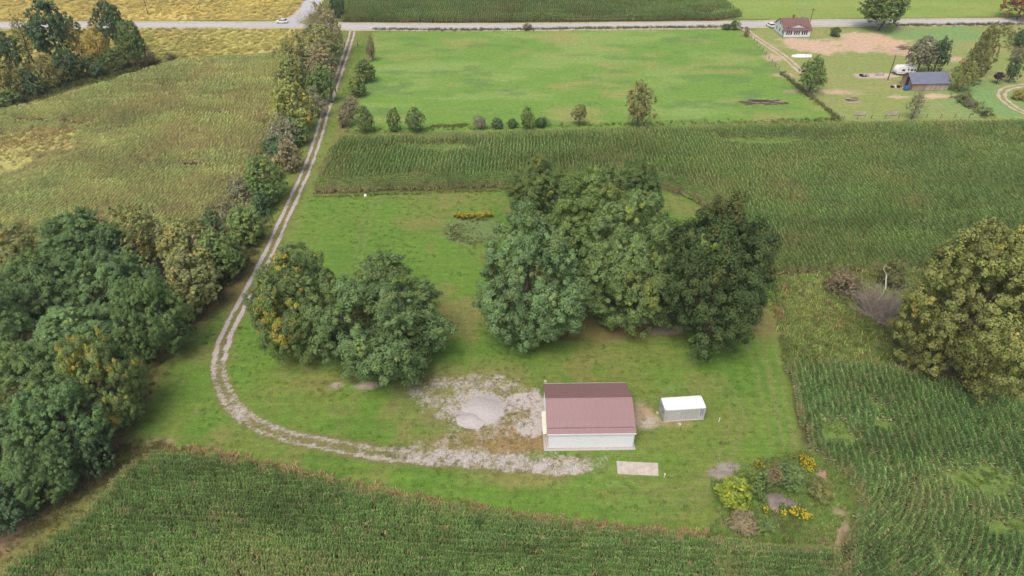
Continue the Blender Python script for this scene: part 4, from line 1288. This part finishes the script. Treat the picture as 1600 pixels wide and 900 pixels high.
panel_row('wall_panel', wall, M['wall_white'], npan, pw, EV - .14, lambda k: ((-L2 + k * pw, -D2 - .03, .13), (0, 0, 0)))
panel_row('wall_panel', wall, M['wall_white'], npan, pw, EV - .14, lambda k: ((L2 - k * pw, D2 + .03, .13), (0, 0, PI)))
pg = 2 * D2 / 10
for s in (-1, 1):
    panel_row('wall_panel', wall, M['wall_white'], 10, pg, EV - .14,
              lambda k: (((-L2 - .03) if s < 0 else (L2 + .03), (D2 - k * pg) if s < 0 else (-D2 + k * pg), .13), (0, 0, -PI / 2 if s < 0 else PI / 2)))
slope = math.atan2(RG_ - EV, D2)
SL = math.hypot(D2 + OVE, (D2 + OVE) * math.tan(slope))
roof = MB()
for s in (-1, 1):
    e = D2 + OVE; ze = EV - OVE * math.tan(slope)
    roof.prism([(s * e, ze - .02), (s * e, ze + .04), (0, RG_ + .04), (0, RG_ - .02)], 'x', -L2 - OV, L2 + OV)
roof = roof.build('roof', M['roof_red_dark'], barn)
nr = 14
wr = 2 * (L2 + OV) / nr
ze = EV - OVE * math.tan(slope)
# each sheet lies on its slope: local z runs up the slope, ribs stand proud
panel_row('roof_panel', roof, M['roof_red'], nr, wr, SL, lambda k: ((-L2 - OV + k * wr, -(D2 + OVE), ze + .075), (-(PI / 2 - slope), 0, 0)))
panel_row('roof_panel', roof, M['roof_red'], nr, wr, SL, lambda k: ((L2 + OV - k * wr, D2 + OVE, ze + .075), (-(PI / 2 - slope), 0, PI)))
MB().prism([(-.26, RG_ - .02), (0, RG_ + .13), (.26, RG_ - .02), (.24, RG_ - .04), (0, RG_ + .1), (-.24, RG_ - .04)], 'x', -L2 - OV, L2 + OV).build('ridge_cap', M['roof_red_dark'], roof)
ys = -(D2 + OVE) + .85 * math.cos(slope); zs = ze + .85 * math.sin(slope)
MB().box(-L2 - OV + .03, L2 + OV - .03, ys - .045, ys + .045, zs + .08, zs + .17).build('snow_guard', M['roof_red_dark'], roof)
for s in (-1, 1):
    e = D2 + OVE
    MB().box(-L2 - OV, L2 + OV, min(s * e, s * (e + .09)), max(s * e, s * (e + .09)), ze - .16, ze + .05).build('eave_trim', M['trim_white'], roof)
    xo = s * (L2 + OV)
    for q in (-1, 1):
        MB().prism([(q * e, ze - .14), (q * e, ze + .06), (0, RG_ + .06), (0, RG_ - .14)], 'x', xo, xo + s * .04).build('rake_trim', M['roof_red_dark'], roof)
for s in (-1, 1):
    for q in (-1, 1):
        MB().box(s * (L2 + .01) - .07, s * (L2 + .01) + .07, q * (D2 + .01) - .07, q * (D2 + .01) + .07, .13, EV - .1).build('corner_trim', M['trim_white'], wall)
door = MB().box(-L2 - .20, -L2 - .13, -D2 + .25, -D2 + 4.2, .15, 2.75).build('door', M['cream'], barn)
for k in range(4):
    MB().box(-L2 - .24, -L2 - .201, -D2 + .3 + k, -D2 + .42 + k, .2, 2.7).build('rib', M['cream'], door)
MB().box(-L2 - .29, -L2 - .241, -D2 + 3.9, -D2 + 3.96, 1.1, 1.5).build('handle', M['steel'], door)
MB().prism([(-L2 - .78, 2.74), (-L2 - .78, 2.82), (-L2 - .06, 3.0), (-L2 - .06, 2.92)], 'y', -D2 + .1, -D2 + 4.4).build('door_canopy', M['cream'], barn)
sd = MB().box(L2 + .04, L2 + .12, 1.6, 2.55, .14, 2.2).build('door', M['trim_white'], barn)
MB().box(L2 + .121, L2 + .17, 2.35, 2.43, 1.0, 1.1).build('handle', M['steel'], sd)
tag(MB().box(-L2 - .6, L2 + .4, -D2 - .5, D2 + .2, -.3, .03).build('gravel_apron', M['stone'], None), kind='structure')
ap = bpy.data.objects['gravel_apron']; ap.location = barn.location; ap.rotation_euler = barn.rotation_euler

# ------------------------------------------------------------------ shipping container
c0 = G(1037, 660); c1 = G(1098, 656)
rzc = math.atan2(c1[1] - c0[1], c1[0] - c0[0])
ct = thing('shipping_container', 'white steel shipping container on the lawn right of the barn', 'container', ((c0[0] + c1[0]) / 2 - math.sin(rzc) * 1.22, (c0[1] + c1[1]) / 2 + math.cos(rzc) * 1.22, 0), rzc)
CL, CW, CH = 3.03, 1.22, 2.59
MB().box(-CL + .02, CL - .02, -CW + .06, CW - .06, .10, .2).build('floor', M['grey'], ct)


def corrug(length, h):
    mb = MB(); n = int(length / .28); p = length / n; prof = []
    for k in range(n):
        x = k * p
        prof += [(x, 0), (x + p * .25, 0), (x + p * .5, .05), (x + p * .75, .05)]
    prof.append((length, 0))
    for (xa, ya), (xb, yb) in zip(prof[:-1], prof[1:]):
        mb.quad((xa, ya, 0), (xb, yb, 0), (xb, yb, h), (xa, ya, h))
    return mb


for s in (-1, 1):
    w = corrug(2 * CL - .3, CH - .42).build('side_wall', M['cont_side'], ct, ((-CL + .15) if s < 0 else (CL - .15), s * (CW - .03), .24))
    w.rotation_euler = (0, 0, 0 if s < 0 else PI)
w = corrug(2 * CW - .24, CH - .42).build('end_wall', M['cont_side'], ct, (CL - .05, -CW + .12, .24)); w.rotation_euler = (0, 0, PI / 2)
rf = corrug(2 * CW - .2, 2 * CL - .2).build('roof', M['cont_white'], ct, (CL - .1, CW - .1, CH - .02))
rf.rotation_euler = (PI / 2, 0, PI / 2)
rf.location = (-CL + .1, -CW + .1, CH - .04); rf.rotation_euler = (PI / 2, 0, PI / 2)
MB().box(-CL + .05, CL - .05, -CW + .05, CW - .05, CH - .12, CH - .055).build('roof_sheet', M['cont_white'], ct)
for s in (-1, 1):
    MB().box(-CL + .16, CL - .16, s * CW - .05, s * CW + .05, CH - .17, CH).build('top_rail', M['cont_white'], ct)
    MB().box(-CL + .16, CL - .16, s * CW - .05, s * CW + .05, .06, .22).build('bottom_rail', M['cont_side'], ct)
    MB().box(s * (CL - .02) - .06, s * (CL - .02) + .06, -CW + .12, CW - .12, CH - .17, CH - .001).build('end_rail', M['cont_white'], ct)
    for q in (-1, 1):
        p = MB().box(s * (CL - .07) - .08, s * (CL - .07) + .08, q * (CW - .02) - .08, q * (CW - .02) + .08, .0, CH + .01).build('corner_post', M['cont_side'], ct)
for s in (-1, 1):
    d = MB().box(-CL - .02, -CL + .03, min(.02 * s, s * (CW - .12)), max(.02 * s, s * (CW - .12)), .24, CH - .19).build('door', M['cont_side'], ct)
    for q in (.3, .85):
        MB().tube([(-CL - .06, s * q, .15), (-CL - .06, s * q, CH - .1)], .022, 6).build('lock_rod', M['steel'], d)
    MB().box(-CL - .031, -CL - .021, min(s * .35, s * .8), max(s * .35, s * .8), 1.2, 1.9).build('marking', M['mark_blue'], d)
for x in (2.35, 2.62):
    MB().box(x, x + .1, -CW - .045, -CW - .025, 1.0, 2.25).build('marking', M['mark_blue'], ct)

# ------------------------------------------------------------------ slab, gravel piles, posts
pts = [G(963, 721)[:2], G(1028, 724)[:2], G(1029, 744)[:2], G(965, 741)[:2]]
c = np.mean(pts, 0)
mb = MB(); mb.prism([tuple(p - c) for p in reversed(pts)], 'z', -.1, .11)
sl = mb.build('concrete_slab', M['concrete'], None, (c[0], c[1], 0), bevel=.03); tag(sl, 'weathered concrete slab in the grass below the barn', 'slab')


def mound(name, label, px, py, rx, ry, h, seed):
    g = G(px, py); n = 46
    a = np.linspace(-1.25, 1.25, n); xx, yy = np.meshgrid(a, a); x = xx.ravel(); y = yy.ravel()
    d = np.hypot(x, y) * (1 + (fbm(x * 2 + 5, y * 2, 1.1, seed) - .5) * .35)
    z = h * sstep(0, 1, np.clip(1 - d, 0, 1)) ** .8 + (fbm(x * rx, y * ry, .5, seed + 3) - .5) * .12 * (d < 1.1) - .06 * sstep(.9, 1.2, d) - .02
    ii = np.arange(n * n).reshape(n, n)
    q = np.stack([ii[:-1, :-1], ii[:-1, 1:], ii[1:, 1:], ii[1:, :-1]], -1).reshape(-1, 4)
    q = q[(d[q].mean(1) < 1.13)]
    u, inv = np.unique(q, return_inverse=True)
    me = mesh_np(name, np.stack([x * rx, y * ry, z], 1)[u], inv.reshape(q.shape))
    me.polygons.foreach_set('use_smooth', [True] * len(me.polygons))
    return tag(link(name, me, M['stone'], None, (g[0], g[1], 0)), label, 'gravel')


mound('gravel_pile', 'larger rear heap of grey crushed stone left of the barn', 757, 640, 3.6, 3.3, .75, 3)
mound('gravel_pile', 'smaller front heap of grey crushed stone left of the barn', 737, 656, 2.6, 2.0, .6, 8)
for px, py, h, lb in ((1123, 659, .75, 'short white pipe standing on the lawn right of the container'), (1038, 746, .7, 'short white pipe beside the concrete slab')):
    g = G(px, py); t = thing('standpipe', lb, 'pipe', (g[0], g[1], 0), 0, 'white pipes on the lawn')
    MB().tube([(0, 0, -.1), (0, 0, h)], .07, 8).build('pipe', M['white'], t)
    MB().tube([(0, 0, h + .001), (0, 0, h + .07)], .095, 8).build('cap', M['white'], t)
g = G(571, 306)
st = MB().tube([(0, 0, -.05), (0, 0, .25), (0, 0, .42)], [.42, .36, .15], 9).build('white_rock', M['white'], None, (g[0], g[1], 0), smooth=False)
tag(st, 'small white rock at the corn edge at the top of the lawn', 'rock')
for k, (px, py, s, lb) in enumerate(((1027, 645, .25, 'pale stone beside the container door end'), (852, 596, .3, 'stone in the grass behind the left barn corner'), (1062, 663, .3, 'tan board scrap lying at the container foot'))):
    g = G(px, py)
    tag(MB().tube([(0, 0, -.05), (0, 0, s * .5), (.03, 0, s * .8)], [s, s * .85, s * .35], 7).build('stone', M['concrete'], None, (g[0], g[1], 0)), lb, 'stone')

# ------------------------------------------------------------------ far white house
hl = G(1224, 59); hr = G(1260, 57)
house = thing('farmhouse', 'white bungalow with brown roof by the road', 'house', (hl[0] + 4.6, hl[1] + 5.0, 0), math.radians(2))
HL, HD, HE, HR = 4.9, 5.0, 2.9, 5.6
hw = MB().prism([(-HD, 0), (HD, 0), (HD, HE), (0.6, HR - .1), (-HD, HE)], 'x', -HL, HL).build('wall', M['house_white'], house)
MB().box(-HL - .08, HL + .08, -HD - .08, HD + .08, -.1, .35).build('foundation', M['grey'], house)
hroof = MB()
for e, s in ((-HD - .45, -1), (HD + .45, 1)):
    zt = HE - .45 * (HR - HE) / HD
    hroof.prism([(e, zt - .02), (e, zt + .14), (0.6, HR + .14), (0.6, HR - .02)], 'x', -HL - .4, HL + .4)
hroof = hroof.build('roof', M['shingle'], house)
MB().box(-.6, .1, .4, 1.1, HR - .2, HR + 1.1).build('chimney', M['brick'], hroof)
dm = MB().prism([(-3.6, 3.45), (3.6, 3.45), (0, 4.45)], 'y', -HD + .6, -1.0).build('dormer', M['house_white'], hroof)
for s in (-1, 1):
    MB().prism([(s * 4.0, 3.42), (s * 4.0, 3.54), (0, 4.66), (0, 4.54)], 'y', -HD + .35, -.8).build('dormer_roof', M['shingle'], hroof)
for gx_ in (-3.1, -.2, 2.7):
    for k in (-1, 0, 1):
        wdw = MB().box(gx_ + k * .8 - .33, gx_ + k * .8 + .33, -HD - .05, -HD - .003, 1.05, 2.45).build('window', M['trim_white'], hw)
        MB().box(gx_ + k * .8 - .27, gx_ + k * .8 + .27, -HD - .07, -HD - .051, 1.1, 2.4).build('pane', M['glass'], wdw)
for yy, zz in ((-3.2, 1.1), (-.4, 1.1), (2.6, 1.1), (.5, 3.4)):
    wdw = MB().box(-HL - .05, -HL - .003, yy - .5, yy + .5, zz, zz + 1.35).build('window', M['trim_white'], hw)
    MB().box(-HL - .07, -HL - .051, yy - .42, yy + .42, zz + .06, zz + 1.29).build('pane', M['glass'], wdw)
MB().box(-HL - .10, -HL - .003, -4.6, -3.95, .36, 2.4).build('door', M['teal'], hw)


# ------------------------------------------------------------------ cars
def car(label, px, py, rz, body='white', scale=1.0):
    g = G(px, py)
    t = thing('parked_car' if 'parked' in label else 'car', label, 'car', (g[0], g[1], .03), rz)
    t.scale = (scale,) * 3
    side = [(-2.2, .35), (2.15, .35), (2.25, .62), (2.15, .88), (1.2, 1.0), (-2.05, 1.02), (-2.25, .8)]
    bd = MB().prism(side, 'y', -.88, .88).build('body', M[body], t, bevel=.06)
    cab = [(1.15, .98), (.45, 1.5), (-1.45, 1.52), (-1.98, 1.0)]
    MB().prism(cab, 'y', -.78, .78).build('cabin', M['glass'], t, bevel=.05)
    MB().box(-1.42, .42, -.76, .76, 1.5, 1.56).build('car_roof', M[body], t, bevel=.02)
    for x in (-.5,):
        for s in (-1, 1):
            MB().box(x - .06, x + .06, min(s * .77, s * .80), max(s * .77, s * .80), 1.0, 1.5).build('door_pillar', M[body], t)
    for x in (1.38, -1.38):
        for s in (-1, 1):
            w = MB().tube([(x, s * .70, .33), (x, s * .91, .33)], .33, 14).build('wheel', M['black'], t)
            MB().tube([(x, s * .911, .33), (x, s * .93, .33)], .19, 10).build('rim', M['steel'], w)
    for s in (-1, 1):
        MB().box(2.16, 2.27, s * .65 - .17, s * .65 + .17, .62, .78).build('headlight', M['chrome'], t)
        MB().box(-2.27, -2.18, s * .68 - .12, s * .68 + .12, .72, .92).build('tail_light', M['red'], t)
    return t


car('white car with dark windows driving along the road', 441, 36, PI - .01)
car('white car parked beside the left end of the white house', 1203, 42, PI / 2 + .2)

# ------------------------------------------------------------------ camper
cl = G(1400, 118); cr = G(1427, 117)
cp = thing('camper_trailer', 'white travel trailer parked behind the weathered barn', 'camper', ((cl[0] + cr[0]) / 2, cl[1] + 1.2, 0), math.radians(3))
prof = [(-3.1, .75), (-2.75, .55), (2.9, .55), (3.1, .9), (3.1, 2.5), (2.85, 2.85), (-2.5, 2.85), (-2.95, 2.3), (-3.25, 1.5)]
MB().prism(prof, 'y', -1.2, 1.2).build('body', M['white'], cp, bevel=.05)
MB().box(-2.2, 2.6, -1.1, 1.1, .35, .545).build('chassis', M['black'], cp)
for x0, x1, z0, z1 in ((-1.6, -.7, 1.45, 2.05), (1.2, 2.0, 1.45, 2.05), (2.35, 2.9, 1.4, 2.0)):
    w = MB().box(x0, x1, -1.245, -1.203, z0, z1).build('window', M['glass'], cp)
dr = MB().box(.1, .8, -1.235, -1.203, .65, 2.5).build('door', M['trim_white'], cp)
MB().box(.25, .65, -1.25, -1.236, 1.6, 2.2).build('window', M['glass'], dr)
MB().box(-3.0, 3.05, -1.24, -1.203, .92, 1.02).build('stripe', M['grey'], cp)
for x in (.2, 1.0):
    for s in (-1, 1):
        w = MB().tube([(x, s * .9, .35), (x, s * 1.22, .35)], .35, 12).build('wheel', M['black'], cp)
MB().prism([(-3.1, -.6), (-3.1, .6), (-4.3, .06), (-4.3, -.06)], 'z', .5, .58).build('hitch', M['black'], cp)
MB().tube([(-4.2, 0, 0), (-4.2, 0, .7)], .05, 6).build('jack', M['steel'], cp)
MB().box(-.3, .5, -.35, .35, 2.86, 3.1).build('air_unit', M['trim_white'], cp)

# ------------------------------------------------------------------ weathered barn
wl_ = G(1423, 142); wr_ = G(1477, 141)
wb = thing('plank_barn', 'weathered plank barn with blue grey metal roof', 'barn', ((wl_[0] + wr_[0]) / 2, wl_[1] + 3.3, 0), math.radians(3))
WL, WD, WE, WR = 5.6, 3.3, 2.7, 4.7
wwall = MB().prism([(-WD, 0), (WD, 0), (WD, WE), (0, WR - .05), (-WD, WE)], 'x', -WL, WL).build('wall', M['plank'], wb)
for k in range(24):
    x = -WL + k * 2 * WL / 24
    o = MB().box(x + .02, x + 2 * WL / 24 - .02, -WD - .05 - .02 * (k % 3), -WD - .003, .05 + .06 * ((k * 7) % 4), WE - .03).build('plank', M['plank' if (k < 9 or k in (12, 15, 18)) else 'plank_b'], wwall)
for k in range(13):
    y = -WD + k * 2 * WD / 13
    zt = WE + (WR - WE) * (1 - abs(y + WD / 13) / WD) - .15
    if k in (5, 6, 7): continue
    MB().box(-WL - .06, -WL - .003, y + .02, y + 2 * WD / 13 - .02, .08, zt).build('plank', M['plank'], wwall)
MB().box(-WL - .05, -WL - .004, -WD + 5 * 2 * WD / 13, -WD + 8 * 2 * WD / 13, .05, 3.2).build('doorway_shade_panel', M['black'], wwall)  # flat black panel on the solid wall, painted as the dark inside the doorway
wroof = MB()
for s in (-1, 1):
    e = WD + .55; zt = WE - .55 * (WR - WE) / WD
    wroof.prism([(s * e, zt - .02), (s * e, zt + .06), (0, WR + .06), (0, WR - .02)], 'x', -WL - .9, WL + .5)
wroof = wroof.build('roof', M['slate'], wb)
sl_ = math.atan2(WR - WE, WD)
for s in (-1, 1):
    for k in range(14):
        x = -WL - .9 + (k + .02) * (2 * WL + 1.4) / 14
        e = WD + .55; zt = WE - .55 * (WR - WE) / WD
        MB().prism([(s * e, zt + .061), (s * e, zt + .075), (0, WR + .075), (0, WR + .061)], 'x', x, x + (2 * WL + 1.4) / 14 - .05).build('roof_panel', M['slate'], wroof)

# ------------------------------------------------------------------ utility poles, fences, yard clutter
def upole(label, px, py, h, mat='pole', arm=True):
    g = G(px, py)
    t = thing('utility_pole', label, 'pole', (g[0], g[1], 0), 0, 'utility poles')
    MB().tube([(0, 0, -.3), (0, 0, h)], [.16, .11], 8).build('pole', M[mat], t)
    if arm:
        a = MB().box(-1.1, 1.1, -.06, .06, h - .75, h - .6).build('crossarm', M[mat], t)
        for x in (-.95, -.4, .4, .95):
            MB().tube([(x, 0, h - .6), (x, 0, h - .42)], .04, 6).build('insulator', M['grey'], a)


upole('leaning utility pole in the golden field at top left', 232, 24, 9.0)
upole('pale grey utility pole beside the dark tree above the junction', 521, 23, 9.5, 'pole_grey')
upole('tall pale utility pole at the roadside behind the white house', 1252, 30, 10, 'pole_grey')
upole('dark utility pole at the right corner of the white house', 1264, 42, 7)
upole('dark utility pole on the grass left of the camper', 1387, 125, 8.0, 'pole', False)
for px, py, lb in ((539, 74, 'dark wooden gate post left of the drive entrance'), (559, 73, 'dark wooden gate post right of the drive entrance')):
    g = G(px, py); t = thing('gate_post', lb, 'post', (g[0], g[1], 0), 0, 'posts at the drive entrance')
    MB().tube([(0, 0, -.2), (0, 0, 1.6)], [.13, .12], 8).build('post', M['pole'], t)
    MB().tube([(0, 0, 1.601), (0, 0, 1.68)], [.13, .05], 8).build('cap', M['pole'], t)


def fence(label, pix, gap, mat='pole', h=1.2, wires=3, name='wire_fence'):
    line = GP(pix)
    c = line[0]
    t = thing(name, label, 'fence', (c[0], c[1], 0))
    L = np.r_[0, np.cumsum(np.linalg.norm(np.diff(line, axis=0), axis=1))]
    first = None
    for s in np.arange(0, L[-1], gap):
        x, y = np.interp(s, L, line[:, 0]) - c[0], np.interp(s, L, line[:, 1]) - c[1]
        if first is None:
            o = first = MB().tube([(0, 0, -.2), (0, 0, h)], [.08, .07], 6).build('post', M[mat], t)
        else:
            o = first.copy(); COL.objects.link(o); o.parent = t
        o.location = (x, y, 0)
    for k in range(wires):
        MB().tube([(p[0] - c[0], p[1] - c[1], h * (.35 + .3 * k)) for p in line], .012, 3, False).build('wire', M['steel'], t)


fence('post and wire fence between the pasture and the house lot', [(1170, 54), (1218, 112), (1255, 143), (1312, 187)], 4.0)
fence('post and wire fence along the road side of the pasture', [(588, 49), (740, 50), (900, 48), (1135, 45)], 5.0)
fence('post and wire fence at the bottom of the barn lot by the corn', [(1318, 187), (1420, 184), (1530, 184)], 4.0)
for px, lb in ((1343, 'pale board fence panel at the corn edge, left one'), (1392, 'pale board fence panel at the corn edge, nearest the bare tree')):
    g = G(px, 181)
    t = thing('board_panel', lb, 'fence panel', (g[0], g[1], 0), 0, 'board panels at the lot edge')
    for k in range(3):
        MB().box(-1.7, 1.7, -.04, .04, .25 + .4 * k, .52 + .4 * k).build('board', M['plank_b'], t)
    for s in (-1, 1):
        MB().box(s * 1.65 - .07, s * 1.65 + .07, .045, .18, -.2, 1.5).build('post', M['plank_b'], t)
# upturned white boat hull on the dirt yard edge
g = G(1252, 89)
bt = thing('covered_boat', 'long white covered hull lying at the dirt yard edge', 'boat', (g[0], g[1], 0), math.radians(4))
mb = MB(); ring = []
for x, w, h in ((-3.6, .1, .5), (-2.8, .8, .85), (-1.0, 1.15, .95), (1.5, 1.15, .9), (3.4, .95, .75)):
    ring.append([(x, -w, .15), (x, -w * .8, h * .75), (x, 0, h), (x, w * .8, h * .75), (x, w, .15)])
for a, b in zip(ring[:-1], ring[1:]):
    for k in range(4): mb.quad(a[k], a[k + 1], b[k + 1], b[k])
mb.quad(*ring[-1]); mb.quad(*reversed(ring[0]))
mb.build('hull', M['white'], bt)
MB().box(-2.6, 3.0, -.4, .4, -.05, .2).build('keel_block', M['grey'], bt)
MB().tube([(.8, -.9, 0), (.85, -.9, 2.0)], .05, 6).build('prop_pole', M['pole'], bt)


def pile(name, label, px, py, rx, ry, h, n, mats, seed, part, cat='pile', kind='logs'):
    r = random.Random(seed); g = G(px, py)
    t = thing(name, label, cat, (g[0], g[1], 0))
    for k in range(n):
        a = r.uniform(0, 2 * PI); q = math.sqrt(r.random())
        x, y = rx * q * math.cos(a) * .8, ry * q * math.sin(a); z = h * (1 - q * q) * r.random() + .08
        if kind == 'logs':
            th = r.gauss(0, .35); l = r.uniform(.5, .95) * rx * .6
            MB().tube([(x - math.cos(th) * l, y - math.sin(th) * l * .6, z), (x + math.cos(th) * l, y + math.sin(th) * l * .6, z + r.uniform(-.1, .3))], [r.uniform(.08, .2), r.uniform(.04, .1)], 6).build(part, M[r.choice(mats)], t)
        else:
            s = r.uniform(.25, .6)
            MB().box(x - s, x + s, y - s * .7, y + s * .7, max(0, z - .2), z + s * .9).build(part, M[r.choice(mats)], t)


pile('log_pile', 'long low heap of brush and logs in the pasture', 1192, 161, 6.2, 1.3, 1.0, 42, ['bark', 'bark', 'dead'], 3, 'log')
pile('brush_pile', 'small dark brush heap on the barn lot grass', 1330, 157, 1.9, .9, 1.0, 18, ['bark', 'dead'], 4, 'branch')
pile('brush_pile', 'brush heap at the right end of the dirt yard', 1412, 76, 2.6, 1.6, 1.3, 20, ['dead', 'bark'], 5, 'branch')
pile('scrap_pile', 'dark scrap in the gravel strip left of the pole', 1349, 119, 2.0, .7, .3, 7, ['black', 'grey'], 6, 'scrap', 'scrap', 'box')
pile('scrap_pile', 'pale scrap row in the gravel strip beside the pole', 1372, 118, 2.6, .5, .3, 7, ['grey', 'steel', 'plank_b'], 7, 'scrap', 'scrap', 'box')
pile('scrap_pile', 'mixed clutter on the grass left of the blue drum', 1402, 137, 2.0, .7, .35, 7, ['black', 'cream', 'plank', 'white'], 8, 'scrap', 'scrap', 'box')
g = G(1415, 141)
dr = thing('blue_drum', 'bright blue drum at the left corner of the weathered barn', 'drum', (g[0], g[1], 0))
MB().tube([(0, 0, 0), (0, 0, .3), (0, 0, .34), (0, 0, .9), (0, 0, .94), (0, 0, 1.25)], [.72, .74, .8, .8, .74, .7], 14).build('shell', M['blue'], dr)
MB().tube([(0, 0, 1.251), (0, 0, 1.32)], [.66, .6], 14).build('lid', M['blue'], dr)

# ------------------------------------------------------------------ thin scattering volume added over the land to lift the shadows
hb = MB().box(-700, 700, -60, 900, -2, 90).build('shadow_lift_haze', None, None)
hm = bpy.data.materials.new('shadow_lift_air'); hm.use_nodes = True
hn = hm.node_tree.nodes
hn.remove(hn['Principled BSDF'])
pv = hn.new('ShaderNodeVolumePrincipled')
pv.inputs['Color'].default_value = (0.93, 0.95, 1.0, 1)
pv.inputs['Density'].default_value = 0.00013
hm.node_tree.links.new(pv.outputs[0], hn['Material Output'].inputs['Volume'])
hb.data.materials.append(hm)
tag(hb, kind='stuff')
